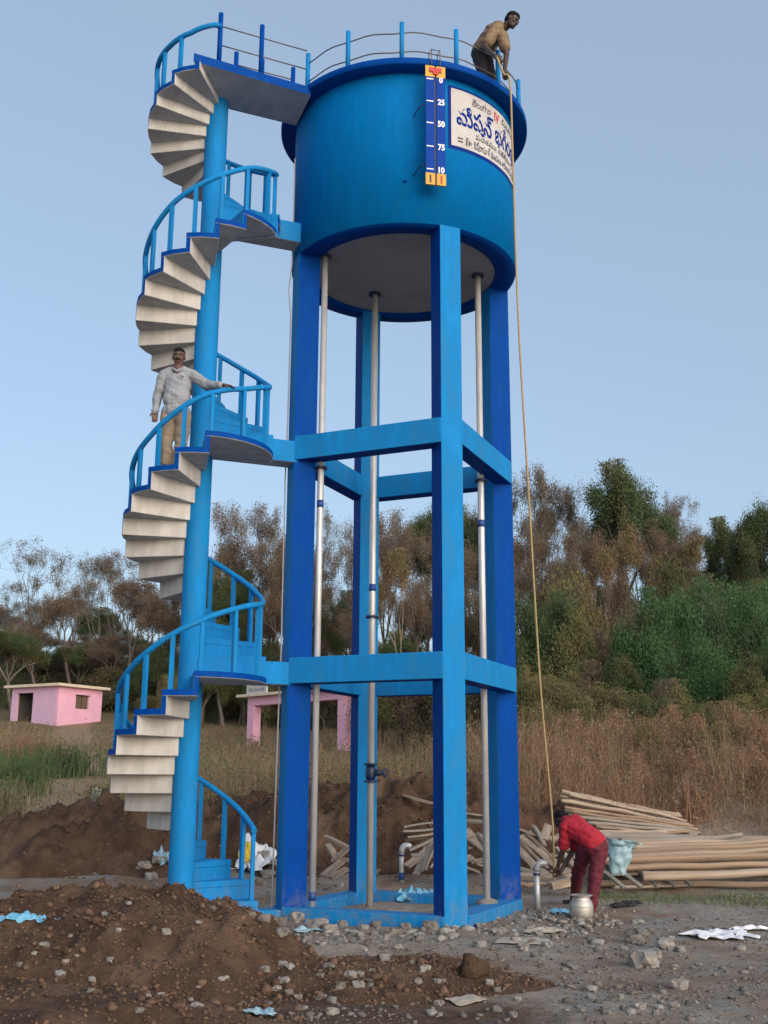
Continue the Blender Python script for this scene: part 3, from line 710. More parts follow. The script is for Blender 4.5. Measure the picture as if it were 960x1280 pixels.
    Vv, Fq = leaf_quads(P, size, .35 if kind == 'feather' else .65, .15 if kind == 'feather' else 0, g)
    clump = np.array([mn.noise((x*.45, y*.45, z*.45+seed)) for x, y, z in P]) + g.normal(0, .16, len(P))
    q_ = np.argsort(np.argsort(clump))/max(1, len(P)-1); mi = np.minimum((q_*len(lm)).astype(int), len(lm)-1)
    h = max(T[:, 2].max(), max(s_[1].z for s_ in segs)); rad = np.percentile(np.hypot(P[:, 0], P[:, 1]), 93)
    return branch_mesh('trunk', segs, bk), np_mesh('crown', Vv, Fq, lm, mi), h, rad
PROTO = {}
for kd, n in (('bare', 2), ('sparse', 2), ('brown', 3), ('green', 2), ('pale', 2), ('bush', 2), ('scrub', 2), ('yellow', 1), ('feather', 2), ('dryscrub', 2), ('mass', 2), ('olive', 2)):
    PROTO[kd] = [make_tree(100+17*i+hash_ % 97, kd) for i in range(n) for hash_ in (sum(map(ord, kd)),)]
NAMES = {'bare': ('bare_tree', 'tree'), 'sparse': ('bare_tree', 'tree'), 'brown': ('dry_tree', 'tree'), 'green': ('leafy_tree', 'tree'), 'pale': ('slender_tree', 'tree'),
         'bush': ('leafy_bush', 'bush'), 'scrub': ('scrub_bush', 'bush'), 'yellow': ('yellowing_shrub', 'shrub'), 'dryscrub': ('dry_shrub', 'shrub'), 'mass': ('broad_bush', 'bush'), 'olive': ('olive_shrub', 'shrub'), 'feather': ('feathery_shrub', 'shrub')}
SECT = ((-99, 'behind the pink hut'), (208, 'behind the spiral staircase'), (352, 'seen through the tower legs'), (640, 'behind the hanging rope'), (775, 'around the feathery shrubs'))
def sector(px): return [n for a, n in SECT if px >= a][-1]
def plant(kd, px, ytop, dist, halfw=None, label=None, group=None, var=None, rot=None):
    """a plant seen at column px with its top on row ytop, standing dist metres from the camera on the hillside"""
    Y = CAM.y+dist; p = at_y(px, ytop, Y); zg = hgt(p.x, Y); H = p.z-zg
    tr, cr, h, rad = PROTO[kd][(var if var is not None else random.randrange(9)) % len(PROTO[kd])]
    sz = H/h; sx = (halfw*dist/F_PX)/rad if halfw else sz*random.uniform(.9, 1.15)
    sx = min(max(sx, sz*.4), sz*2.2)
    e = empty(NAMES[kd][0], (p.x, Y, zg-.05), rot if rot is not None else random.uniform(0, 6.28)); e.scale = (sx, sx, sz)
    link('trunk', tr, e); link('crown', cr, e)
    return tag(e, label or GEN[kd][0].replace(' in the hillside wood', '').replace(' from the hillside wood', '').replace(' crowding the hillside wood', '').replace(' at the foot of the wood', '').replace(' at the edge of the wood', '')+(' ' + sector(px) if kd not in ('feather', 'dryscrub', 'mass', 'olive') else ''), NAMES[kd][1], group or (None if label else GEN[kd][1]+(' ' + sector(px) if kd not in ('feather', 'dryscrub', 'mass', 'olive') else '')))
GEN = {'bare': ('bare grey tree with fine twigs rising from the hillside wood', 'bare trees in the wood'),
       'sparse': ('thin grey-brown tree keeping a few dry leaves in the hillside wood', 'thinly leaved trees in the wood'),
       'brown': ('tree full of dry brown leaves in the hillside wood', 'brown-leaved trees in the wood'),
       'green': ('dark green leafy tree crowding the hillside wood', 'green trees in the wood'),
       'pale': ('slender pale-stemmed tree with rusty leaves in the hillside wood', 'pale-stemmed trees in the wood'),
       'bush': ('rounded dark green bush at the foot of the wood', 'green bushes below the wood'),
       'scrub': ('low olive-brown scrub bush at the foot of the wood', 'scrub bushes below the wood'),
       'yellow': ('yellowing shrub at the edge of the wood', 'yellowing shrubs'),
       'dryscrub': ('twiggy reddish dry shrub growing in the dry brush', 'dry shrubs'),
       'mass': ('broad bright green bush rising behind the dry brush', 'broad green bushes'), 'olive': ('yellow-green shrub along the upper edge of the dry brush', 'yellow-green shrubs above the brush'),
       'feather': ('feathery fresh green shrub clump above the dry brush', 'feathery green clumps')}
T_ = [  # kind, column, top row, distance, half width in pixels
 ('bare', 70, 676, 86, 58), ('bare', 128, 682, 88, 45), ('sparse', 160, 690, 90, 50), ('bare', 20, 725, 92, 40), ('sparse', -20, 760, 95, 40),
 ('brown', 105, 728, 80, 55), ('brown', 160, 715, 78, 48), ('brown', 205, 735, 76, 45), ('brown', 60, 765, 78, 45), ('green', 25, 785, 74, 42), ('brown', -12, 790, 76, 36),
 ('brown', 40, 812, 82, 38), ('green', 100, 800, 80, 42), ('brown', 150, 790, 80, 40), ('scrub', 75, 842, 84, 40), ('scrub', 140, 836, 80, 36), ('bush', 175, 838, 78, 32), ('bush', 205, 800, 76, 36), ('scrub', 15, 840, 88, 36), ('scrub', 110, 845, 86, 40), ('brown', 130, 820, 84, 40), ('green', 60, 822, 86, 40), ('scrub', 190, 870, 72, 26),
 ('brown', 232, 690, 74, 45), ('brown', 285, 632, 72, 42), ('sparse', 322, 628, 74, 42), ('brown', 340, 668, 70, 40), ('green', 262, 705, 72, 42), ('green', 312, 715, 72, 44), ('brown', 350, 740, 70, 36), ('green', 285, 770, 70, 46), ('bush', 335, 800, 70, 40), ('bush', 255, 820, 70, 36), ('yellow', 216, 845, 60, 11), ('scrub', 300, 830, 72, 40), ('bush', 380, 820, 70, 40), ('bush', 430, 830, 70, 36),
 ('bare', 405, 632, 72, 38), ('bare', 440, 640, 76, 38), ('brown', 400, 690, 68, 40), ('brown', 440, 680, 66, 40), ('green', 395, 760, 70, 34), ('brown', 425, 770, 70, 36),
 ('brown', 485, 640, 70, 38), ('green', 525, 628, 70, 40), ('sparse', 500, 655, 62, 40), ('pale', 505, 690, 50, 34), ('brown', 470, 720, 60, 40), ('brown', 530, 720, 58, 40), ('green', 500, 790, 54, 40), ('scrub', 480, 830, 50, 44), ('scrub', 540, 835, 48, 40), ('brown', 575, 680, 60, 38), ('green', 595, 628, 66, 32), ('brown', 590, 740, 56, 40), ('bush', 575, 820, 48, 38),
 ('sparse', 658, 584, 62, 40), ('sparse', 695, 604, 62, 38), ('brown', 660, 660, 58, 36), ('sparse', 835, 614, 66, 30), ('brown', 725, 655, 56, 40), ('brown', 690, 690, 54, 38), ('brown', 805, 655, 58, 44), ('brown', 840, 672, 58, 40), ('pale', 770, 660, 50, 24), ('pale', 745, 690, 48, 26), ('brown', 780, 715, 50, 36), ('yellow', 850, 700, 52, 36), ('pale', 885, 672, 56, 34), ('brown', 720, 735, 46, 34), ('yellow', 700, 720, 47, 20),
 ('scrub', 745, 790, 40, 36), ('scrub', 790, 770, 42, 36), ('brown', 815, 760, 42, 30), ('scrub', 725, 830, 36, 36), ('bush', 775, 820, 36, 34), ('scrub', 665, 850, 32, 34), ('scrub', 710, 858, 30, 36), ('scrub', 760, 868, 29, 40), ('bush', 810, 872, 28, 32), ('scrub', 655, 800, 40, 30),
 ('mass', 815, 742, 37, 62), ('mass', 870, 724, 38, 66), ('mass', 930, 735, 36, 66), ('feather', 905, 728, 35, 48), ('feather', 968, 750, 33, 50), ('feather', 845, 775, 33, 48), ('mass', 885, 800, 32, 60), ('mass', 985, 790, 32, 60),
 ('olive', 660, 838, 31, 36), ('olive', 700, 848, 30, 40), ('olive', 742, 858, 29, 40), ('olive', 785, 868, 28.5, 40), ('olive', 825, 876, 28, 38), ('olive', 868, 880, 27.5, 40), ('olive', 910, 872, 28, 44), ('olive', 955, 866, 28, 44), ('olive', 680, 880, 27.5, 34), ('olive', 890, 905, 25.5, 36), ('bush', 945, 815, 30, 46), ('scrub', 985, 790, 34, 46), ('scrub', 840, 850, 29, 36),
 ('green', 1000, 650, 46, 50), ('brown', 880, 720, 48, 34), ('green', 870, 740, 44, 40), ('green', 955, 720, 44, 46),
 ('brown', -10, 745, 100, 40), ('brown', 30, 755, 98, 44), ('brown', 85, 745, 100, 46), ('green', 130, 760, 98, 44), ('brown', 180, 745, 98, 44), ('brown', 215, 770, 94, 40), ('green', 5, 790, 94, 40), ('brown', 60, 790, 95, 44), ('brown', 120, 790, 94, 44), ('green', 165, 795, 92, 40), ('brown', 200, 805, 90, 40), ('scrub', 30, 815, 92, 50), ('scrub', 90, 818, 92, 50), ('scrub', 150, 820, 92, 50), ('scrub', 195, 835, 86, 44), ('bush', 50, 830, 90, 44), ('bush', 115, 826, 90, 44), ('scrub', 0, 850, 90, 44), ('scrub', 60, 855, 80, 40), ('scrub', 100, 856, 80, 40), ('scrub', 145, 858, 78, 40),
 ('green', 240, 760, 84, 42), ('brown', 270, 745, 84, 44), ('green', 330, 755, 84, 42), ('brown', 365, 740, 84, 40), ('brown', 300, 790, 80, 44), ('bush', 240, 830, 78, 42), ('bush', 290, 815, 78, 44), ('bush', 350, 825, 78, 42), ('scrub', 265, 850, 76, 44), ('scrub', 325, 850, 76, 44), ('scrub', 390, 850, 74, 44), ('brown', 395, 720, 82, 40), ('green', 440, 740, 82, 40), ('brown', 415, 790, 78, 40), ('bush', 460, 810, 70, 40), ('brown', 490, 740, 78, 42), ('green', 540, 750, 76, 42), ('bush', 520, 800, 66, 44), ('brown', 570, 760, 72, 42), ('brown', 610, 690, 72, 40), ('green', 605, 770, 66, 40), ('scrub', 560, 840, 52, 40), ('scrub', 600, 850, 46, 36),
 ('brown', 650, 715, 68, 44), ('brown', 700, 740, 66, 44), ('green', 745, 735, 64, 42), ('brown', 790, 740, 64, 42), ('brown', 830, 725, 66, 42), ('green', 725, 780, 54, 40), ('brown', 765, 775, 54, 40), ('green', 920, 700, 60, 44), ('brown', 960, 690, 62, 40), ('scrub', 690, 800, 46, 40), ('sparse', 675, 625, 70, 40), ('sparse', 725, 640, 70, 40), ('brown', 775, 630, 70, 44), ('sparse', 815, 650, 68, 36), ('sparse', 865, 660, 66, 36),
 ('sparse', 620, 610, 64, 36), ('brown', 560, 660, 68, 40), ('brown', 365, 690, 66, 36), ('scrub', 410, 840, 68, 36), ('scrub', 365, 840, 68, 36), ('scrub', 620, 830, 44, 40), ('brown', 625, 720, 54, 36)]
for a in T_: plant(*a)
for a in [(672, 905, 26, 22), (705, 890, 27, 26), (740, 905, 25, 24), (772, 890, 27, 28), (805, 900, 25, 26), (838, 885, 27, 28), (870, 895, 26, 26), (905, 880, 27, 30), (940, 892, 25, 28), (690, 950, 22.5, 20), (730, 945, 23, 24), (788, 940, 23, 26), (850, 938, 23, 26), (910, 930, 23.5, 28), (950, 945, 22.5, 26), (820, 965, 22, 22)]: plant('dryscrub', *a)
plant('green', 758, 582, 60, 74, 'tallest dark green tree standing out above the brown wood', 'tallest green tree', 0, .6)
plant('green', 942, 626, 48, 50, 'dense dark green tree beside the feathery shrubs, above the skyline', None, 1)
plant('green', 893, 650, 52, 34, 'smaller dark green tree with a narrow crown above feathery shrubs', None, 0)
plant('bush', 690, 742, 38, 46, 'large dark green round bush right behind the hanging rope', None, 0)
for o in bpy.data.objects:
    if o.get('group') == 'tallest green tree': del o['group']

# stems: dry brush, straw and grass made as tapered strips, one object each
def stems(pts, hmin, hmax, wd, lean, nseg=3, curl=.35, g=rng, hm=None):
    n = len(pts); P = np.asarray(pts, float); h = g.uniform(hmin, hmax, n)[:, None]; a = g.uniform(0, 6.283, n)
    if hm is not None: h = h*hm[:, None]
    dr = np.stack([np.cos(a), np.sin(a), np.zeros(n)], 1); ln = np.abs(g.normal(0, lean, n))[:, None]
    b = g.uniform(0, 6.283, n); sd_ = np.stack([np.cos(b), np.sin(b), np.zeros(n)], 1)*(wd*g.uniform(.6, 1.4, n))[:, None]
    rows_ = []
    for k in range(nseg+1):
        t = k/nseg; c = P + np.array([0, 0, 1])*h*t*(1-.25*ln*t) + dr*h*(ln*t+curl*ln*t*t); wk_ = (1-t*.85)
        rows_ += [c-sd_*wk_*.5, c+sd_*wk_*.5]
    V = np.stack(rows_, 1).reshape(-1, 3); m = 2*(nseg+1); base = np.arange(n)[:, None]*m
    Fq = np.concatenate([base+np.array([[2*k, 2*k+1, 2*k+3, 2*k+2]]) for k in range(nseg)], 0)
    tips = rows_[-1]
    return V, Fq, rows_
def clumped(n, x0, x1, y0, y1, clump, sig, zf=hgt, keep=None):
    out = []
    while len(out) < n:
        cx, cy = random.uniform(x0, x1), random.uniform(y0, y1)
        if keep and not keep(cx, cy): continue
        for _ in range(clump):
            x, y = random.gauss(cx, sig), random.gauss(cy, sig); out.append((x, y, zf(x, y)-.03))
    return out
def stuff(name, label, cat, parts):
    """parts: list of (V, F, material)"""
    Vs, Fs, ms, mi, o = [], [], [], [], 0
    for k, (V, Fq, m) in enumerate(parts): Vs.append(V); Fs.append(Fq+o); o += len(V); ms.append(m); mi += [k]*len(Fq)
    return tag(link(name, np_mesh(name, np.concatenate(Vs), np.concatenate(Fs), ms, mi)), label, cat, kind='stuff')
def brush(pts, h0, h1, m_stem, m_leaf, leafn, wd=.014, lean=.28, size=.06):
    hm = np.array([.62+.75*max(-.6, min(.6, mn.noise((x*.75, y*.75, 3.3)))) for x, y, z in pts]) if len(pts) > 1000 else None
    V, Fq, rows_ = stems(pts, h0, h1, wd, lean, hm=hm); parts = [(V, Fq, m_stem)]
    if leafn:
        n = len(pts); i = rng.integers(0, n, n*leafn); r = rng.uniform(.25, 1, n*leafn); lo = np.minimum((r*3).astype(int), 2); f = (r*3-lo)[:, None]
        C = np.stack(rows_[0::2], 1); Pp = C[i, lo]*(1-f)+C[i, lo+1]*f + rng.normal(0, .10, (n*leafn, 3))
        Lv, Lf = leaf_quads(Pp, size, .3, .2); parts.append((Lv, Lf, m_leaf))
    return parts
kp = lambda x, y: y > 5.6+.8*math.sin(x*1.3)-1.2*sst(x, 4.2, 6)
stuff('dry_brush', 'dense reddish-brown dry brush behind the timber piles', 'dry brush',
      brush(clumped(10500, 1.6, 10.5, 4.3, 13.5, 22, .30, keep=kp), .9, 2.2, DRY, L_RUST, 7, .010, .55, .05) + brush(clumped(3200, 1.6, 10.5, 4.8, 13, 10, .25, keep=kp), 1.1, 2.4, STRAW, STRAW, 3, .010, .35, .06))
stuff('hill_scrub', 'mixed olive and brown scrub on the slope between brush and wood', 'scrub',
      brush(clumped(6000, 2, 17, 10, 24, 24, .45), 1.0, 2.2, L_OLIVE, L_OLIVE, 6, .016, .35, .10) + brush(clumped(3500, 2, 17, 11, 24, 20, .45), .7, 1.5, DRY, L_BROWN, 5, .016, .35, .10))
stuff('bank_weeds', 'thin dry weeds and green creepers on the bank behind the tower', 'weeds',
      brush(clumped(5200, -5.5, 2.6, 6.6, 15, 20, .4), .4, 1.25, STRAW, L_OLIVE, 5, .012, .32, .07) + brush(clumped(2600, -5.0, 2.6, 6.2, 15, 16, .35), .5, 1.3, DRY, L_BROWN, 4, .012, .3, .07))
kt = lambda x, y: abs(x+.285*y+4.2) > 1.6
stuff('field_grass', 'dry grass and low weeds over the field around the pink buildings', 'grass',
      brush(clumped(7000, -26, -4.5, 14, 48, 26, .7, keep=kt), .25, .75, STRAW, L_OLIVE, 2, .03, .4, .12) + brush(clumped(4500, -26, 3, 16, 50, 26, .7, keep=kt), .3, .95, DRY, L_BROWN, 3, .03, .4, .13) + brush(clumped(2500, -24, -5, 12, 40, 20, .6, keep=kt), .3, .8, GRASS, GRASS, 2, .03, .4, .12))
stuff('undergrowth', 'dark tangled undergrowth filling the foot of the far wood', 'undergrowth',
      brush(clumped(2600, -42, 8, 64, 84, 20, 1.1), 2.0, 5.5, L_BROWN, L_BROWN, 14, .05, .4, .22) + brush(clumped(2400, -42, 8, 62, 84, 20, 1.1), 1.6, 4.6, L_GREEN, L_GREEN, 14, .05, .4, .22) + brush(clumped(1600, 2, 24, 34, 52, 20, .8), 1.5, 4.0, L_BROWN, L_OLIVE, 14, .04, .4, .16))
stuff('yard_grass', 'sparse short green grass before the pole stack', 'grass',
      [(*stems(clumped(2200, 2.7, 5.6, 1.0, 2.4, 18, .16), .04, .15, .012, .5)[:2], GRASS)])
# tufts and shrubs by the track that can be told apart
def tuft(px, py, z, n, h, spread, label, m, wd=.02, leaf=None, name='grass_tuft', cat='grass tuft'):
    p = at_z(px, py, z) if isinstance(z, float) else at_y(px, py, CAM.y+z); zz = surf(p.x, p.y); e = empty(name, (p.x, p.y, zz)); tag(e, label, cat)
    pts = [(random.gauss(0, spread*.4), random.gauss(0, spread*.4), surf(p.x, p.y)-zz-.06) for _ in range(n)]
    parts = brush(pts, h*.55, h, m, leaf or m, 3 if leaf else 0, wd, .38, .09)
    link('blades', np_mesh('blades', parts[0][0], parts[0][1], m), e)['kind'] = 'stuff'
    if leaf: link('leaves', np_mesh('leaves', parts[1][0], parts[1][1], leaf), e)['kind'] = 'stuff'
tuft(18, 1005, 27, 520, 1.35, 1.1, 'tall fresh green grass tuft leaning over the sandy track', GRASS, .022, L_FEATH)
tuft(-2, 1030, 22, 420, 1.0, .9, 'straw-streaked grass tuft beside the tilted stone slab', STRAW, .016, GRASS)
tuft(78, 962, 34, 500, 1.25, 1.5, 'dark green shrub patch beyond the bend of the track', L_GREEN, .03, L_GREEN, 'field_shrub', 'shrub')
tuft(35, 935, 42, 380, 1.3, 1.5, 'reddish-brown shrub patch below the pink hut doorway', DRY, .03, L_BROWN, 'field_shrub', 'shrub')
tuft(130, 1010, 24, 240, .85, .6, 'small leafy green shrub beside the pale marker stone', L_OLIVE, .014, L_OLIVE, 'field_shrub', 'shrub')
tuft(950, 1040, 22.0+0, 420, .75, .8, 'bright green weed patch past the end of the upper poles', GRASS, .014, L_FEATH, 'weed_patch', 'weeds')
tuft(862, 1030, 21, 160, 1.0, .55, 'dead brown shrub arching over the upper pole ends', DRY, .016, L_BROWN, 'dead_shrub', 'shrub')

# ------------------------------------------------------------------ pink hut and pink gateway
def at_d(px, py, d): return at_y(px, py, CAM.y+d)
def bar_box(name, parent, m, x0, x1, y0, y1, z0, z1, bv=.01):
    return bevel(MB().box(x0, x1, y0, y1, z0, z1).build(name, m, parent), bv, 1)
hp = at_d(70, 912, 68); hz = hp.z
hut = empty('pink_hut', (hp.x, hp.y, hz), D(60)); tag(hut, 'small pink flat-roofed hut with a wide open doorway and one window', 'hut')
# local frame: near corner at origin, +x along the window wall (to the right), +y along the doorway wall (to the left, away)
WX, WY, HH, WT = 3.7, 4.1, 2.62, .2
mb = MB(); wx0, wx1, wz0, wz1 = 1.45, 2.55, 1.35, 2.2
o = MB(); o.box(0, wx0, 0, WT, -.6, HH).box(wx1, WX, 0, WT, -.6, HH).box(wx0, wx1, 0, WT, -.6, wz0).box(wx0, wx1, 0, WT, wz1, HH); o.build('window_wall', PINK, hut)
o = MB(); dy0, dy1 = 2.2, 3.65
o.box(0.002, WT, WT, dy0, -.6, HH-.002).box(0.002, WT, dy1, WY, -.6, HH-.002).box(0.002, WT, dy0, dy1, 2.3, HH-.002).box(0.002, WT, dy0, dy1, -.6, .45); o.build('doorway_wall', LILAC, hut)
MB().box(WX-WT, WX-.002, WT, WY, -.6, HH-.002).build('side_wall', PINK, hut); MB().box(WT, WX-WT, WY-WT, WY-.002, -.6, HH-.002).build('back_wall', PINK, hut)
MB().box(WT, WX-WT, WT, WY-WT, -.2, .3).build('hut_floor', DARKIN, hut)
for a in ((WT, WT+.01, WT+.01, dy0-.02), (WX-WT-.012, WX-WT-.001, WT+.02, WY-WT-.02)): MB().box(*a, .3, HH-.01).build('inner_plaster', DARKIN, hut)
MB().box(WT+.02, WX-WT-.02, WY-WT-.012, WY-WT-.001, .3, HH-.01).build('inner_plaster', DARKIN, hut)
bar_box('roof_slab', hut, CREAM, -.35, WX+.35, -.35, WY+.4, HH+.002, HH+.17)
wn = empty('window', (0, 0, 0)); wn.parent = hut
for i in range(2): bar_box('shutter', wn, BROWNW, wx0+.03+i*.55, wx0+.52+i*.55, .07, .11, wz0+.03, wz1-.03)
for i in range(5): bar_box('window_bar', wn, BROWNW, wx0+.1+i*.22, wx0+.125+i*.22, .035, .055, wz0, wz1, .003)
bar_box('window_sill', wn, PINK, wx0-.1, wx1+.1, -.12, WT-.01, wz1+.001, wz1+.08)
# gateway: right post nearer than the left one
ga_, gb_ = at_d(430, 944, 50), at_d(316, 926, 55)
gx = (ga_-gb_); gx.z = 0; GL = gx.length; gr = math.atan2(gx.y, gx.x); g0z = min(ga_.z, gb_.z)
gate = empty('pink_gateway', (gb_.x, gb_.y, g0z), gr); tag(gate, 'pink open gateway with a cream roof slab seen between the columns', 'gateway')
GH = 2.75+.12
for x in (0, GL): bar_box('post', gate, PINK, x-.26, x+.26, -.2, .25, -.8, GH-.42)
bar_box('lintel', gate, PINK, -.262, GL+.262, -.202, .25, GH-.42, GH)
bar_box('roof_slab', gate, CREAM, -.85, GL+.6, -.5, .6, GH+.002, GH+.14)
sb_ = bar_box('sign_board', gate, SIGNW, -.1, 1.55, -.42, -.34, GH+.143, GH+.58)
def flat_text(body, x0, x1, y, zc, hs, m, parent, name='lettering', bold=0):
    V_, Fs, off = text_mesh(body, 1, bold); a, b_ = V_[:, 0].min(), V_[:, 0].max(); c, d_ = V_[:, 1].min(), V_[:, 1].max()
    MB().add([(x0+(v[0]-a)/(b_-a)*(x1-x0), y-o*1.5, zc+(v[1]-(c+d_)/2)/(d_-c)*hs) for v, o in zip(V_, off)], Fs).build(name, m, parent)
flat_text('గ్రామ పంచాయతి', .1, 1.35, -.424, GH+.34, .2, SIGNK, sb_)
# pale marker stone beside the track and tilted slab
def slab_stone(name, px, py, d, w_, h_, t_, tilt, rz, m, label, cat):
    p = at_d(px, py, d); o = MB(); poly = [(-w_/2, -t_/2), (w_/2, -t_/2), (w_/2*.9, t_/2), (-w_/2, t_/2)]
    o.add([(-w_/2, -t_/2, -.3), (w_/2, -t_/2, -.3), (w_/2, t_/2, -.3), (-w_/2, t_/2, -.3), (-w_*.36, -t_/2, h_), (w_*.44, -t_/2, h_*.93), (w_*.42, t_/2, h_*.95), (-w_*.38, t_/2, h_*.98)], [[3, 2, 1, 0], [4, 5, 6, 7], [0, 1, 5, 4], [1, 2, 6, 5], [2, 3, 7, 6], [3, 0, 4, 7]])
    ob = o.build(name, m, None, (p.x, p.y, surf(p.x, p.y))); ob.rotation_euler = (tilt*.3, tilt, rz); bevel(ob, .02); tag(ob, label, cat)
slab_stone('marker_stone', 117, 995, 24, .22, .5, .12, .12, .3, mat('pale_marker_paint', (.45, .52, .52, 1), (.34, .40, .40, 1), .8, 5), 'pale leaning marker stone beside the sandy track', 'marker stone')
slab_stone('stone_slab', 32, 1040, 20, .35, .42, .08, .75, .2, STONE, 'grey slab tilted against the small brown mound by the track', 'stone slab')

# ------------------------------------------------------------------ timber
def oriented(me, p, q, name, roll=0):
    p, q = Vector(p), Vector(q); o = link(name, me); d = q-p; L = d.length
    rot = d.to_track_quat('X', 'Z').to_matrix().to_4x4(); o.matrix_world = Matrix.Translation(p) @ rot @ Matrix.Rotation(roll, 4, 'X') @ Matrix.Diagonal((L, 1, 1, 1)); return o
def pole_mesh(seed, r):
    rd = random.Random(seed); n = 14; pts, rs = [], []; ph1, ph2 = rd.uniform(0, 6), rd.uniform(0, 6)
    for i in range(n): t = i/(n-1); pts.append((t, .016*math.sin(t*5+ph1)+.008*math.sin(t*13+ph2), .012*math.sin(t*4+ph2)+.008*math.sin(t*17))); rs.append(r*(1.12-.34*t)*(1+rd.uniform(-.06, .06)))
    return pts, rs
def pole_me(seed, r, m):
    pts, rs = pole_mesh(seed, r); V, Fq = [], []
    for (x, y, z), rr in zip(pts, rs):
        for k in range(9): a = 6.2832*k/9; V.append((x, y+rr*math.cos(a), z+rr*math.sin(a)))
    n = len(pts)
    for i in range(n-1):
        for k in range(9): Fq.append([i*9+k, i*9+(k+1) % 9, (i+1)*9+(k+1) % 9, (i+1)*9+k])
    Fq += [list(range(9))[::-1], [(n-1)*9+k for k in range(9)]]
    me = bpy.data.meshes.new('pole'); me.from_pydata(V, [], Fq); me.materials.append(m); me.polygons.foreach_set('use_smooth', [True]*(len(Fq)-2)+[False]*2); me.update(); return me
POLEM = [POLE, POLE2] + [mat('pole_wood', c1, c2, .8, 3, .005, 18, coord='Object', stretch=(.6, 6, 6), c3=(.10, .075, .055, 1), c3amt=.7) for c1, c2 in (((.45, .36, .27, 1), (.29, .22, .165, 1)), ((.28, .215, .16, 1), (.16, .125, .095, 1)), ((.32, .28, .235, 1), (.19, .165, .14, 1)))]
POLES = [pole_me(i, .050+.008*((i*2) % 4), POLEM[i % 5]) for i in range(10)]
THIN = [pole_me(20+i, .026+.007*(i % 3), POLEM[i % 5]) for i in range(8)]
def pole_px(x0, y0, Y0, x1, y1, Y1, thin, label, group):
    p, q = at_y(x0, y0, Y0), at_y(x1, y1, Y1); o = oriented(random.choice(THIN if thin else POLES), p, q, 'timber_pole', random.uniform(0, 6.28)); return tag(o, label, 'pole', group)
def stack_label(): return 'peeled timber pole lying in the long low stack', 'poles in the low stack'
# low stack: rows climb away from the camera, each pole resting on those below
for k, (x0, y0, x1, y1) in enumerate([(790, 1096, 1050, 1086), (748, 1087, 1015, 1076), (744, 1080, 1060, 1068), (758, 1072, 1000, 1060), (728, 1068, 1045, 1055), (760, 1060, 985, 1051), (700, 1058, 930, 1050), (765, 1051, 928, 1043), (690, 1047, 880, 1046)]):
    Y = 2.75+.13*k; x0 += random.uniform(-14, 18); y0 += random.uniform(-2, 2); y1 += random.uniform(-2.5, 2.5); pole_px(x0, y0, Y, x1, y1, Y+random.uniform(-.05, .12), False, *stack_label())
for k in range(9):                                         # the core of the stack behind and below
    x0 = random.uniform(2.9, 3.6); Y = 3.1+.16*k; z = hgt(4, Y)+.07+.11*min(k, 4)
    o = oriented(POLES[k % 10], (x0, Y, z), (x0+random.uniform(3.0, 4.2), Y+random.uniform(-.1, .1), z+random.uniform(-.02, .04)), 'timber_pole', k); tag(o, stack_label()[0], 'pole', stack_label()[1])
# upper pile: thinner poles sliding down the bank
for k, (x0, y0, x1, y1) in enumerate([(702, 990, 850, 1019), (700, 996, 852, 1022), (712, 992, 858, 1027), (702, 1002, 862, 1030), (706, 1008, 866, 1034), (715, 1014, 872, 1038), (722, 1020, 875, 1041), (735, 1027, 872, 1043), (745, 1034, 868, 1045), (728, 1040, 834, 1041)]):
    Y = 5.15-.09*k; pole_px(x0, y0, Y, x1, y1, Y-.15, True, 'thin timber pole in the sloping pile on the bank', 'poles in the sloping upper pile')
for k in range(7):
    Y = 4.9-.12*k; pole_px(706+k*5, 1012+k*6, Y+.1, 862, 1040, Y, True, 'thin timber pole in the sloping pile on the bank', 'poles in the sloping upper pile')
# planks
def plank_me(seed, w_, t_, m):
    rd = random.Random(seed); mb = MB(); n = 4; V = []
    for i in range(n+1):
        x = i/n; j = [rd.uniform(-.006, .006) for _ in range(4)]; bow = .012*math.sin(x*3.14+seed)
        V += [(x, -w_/2+j[0], -t_/2+bow), (x, w_/2+j[1], -t_/2+bow+j[2]*.5), (x, w_/2+j[1], t_/2+bow+j[3]*.5), (x, -w_/2+j[0], t_/2+bow)]
    Fq = [[i*4+k, i*4+(k+1) % 4, i*4+4+(k+1) % 4, i*4+4+k] for i in range(n) for k in range(4)] + [[3, 2, 1, 0], [n*4, n*4+1, n*4+2, n*4+3]]
    return mb.add(V, Fq).mesh('plank', m)
PLK = [plank_me(i, .10+.02*(i % 3), .030+.006*(i % 2), PLANK if i % 3 else PLANKG) for i in range(6)]
def plank_px(x0, y0, Y0, x1, y1, Y1, label, group, roll=None, me=None):
    p, q = at_y(x0, y0, Y0), at_y(x1, y1, Y1)
    for v in (p, q): v.z = max(v.z, surf(v.x, v.y)+.03)
    o = oriented(me or random.choice(PLK), p, q, 'timber_plank', roll if roll is not None else random.uniform(-.6, .6)); return tag(o, label, 'plank', group)
LBM = ('weathered plank in the jumbled heap seen between the front and right columns', 'planks heaped behind the tower')
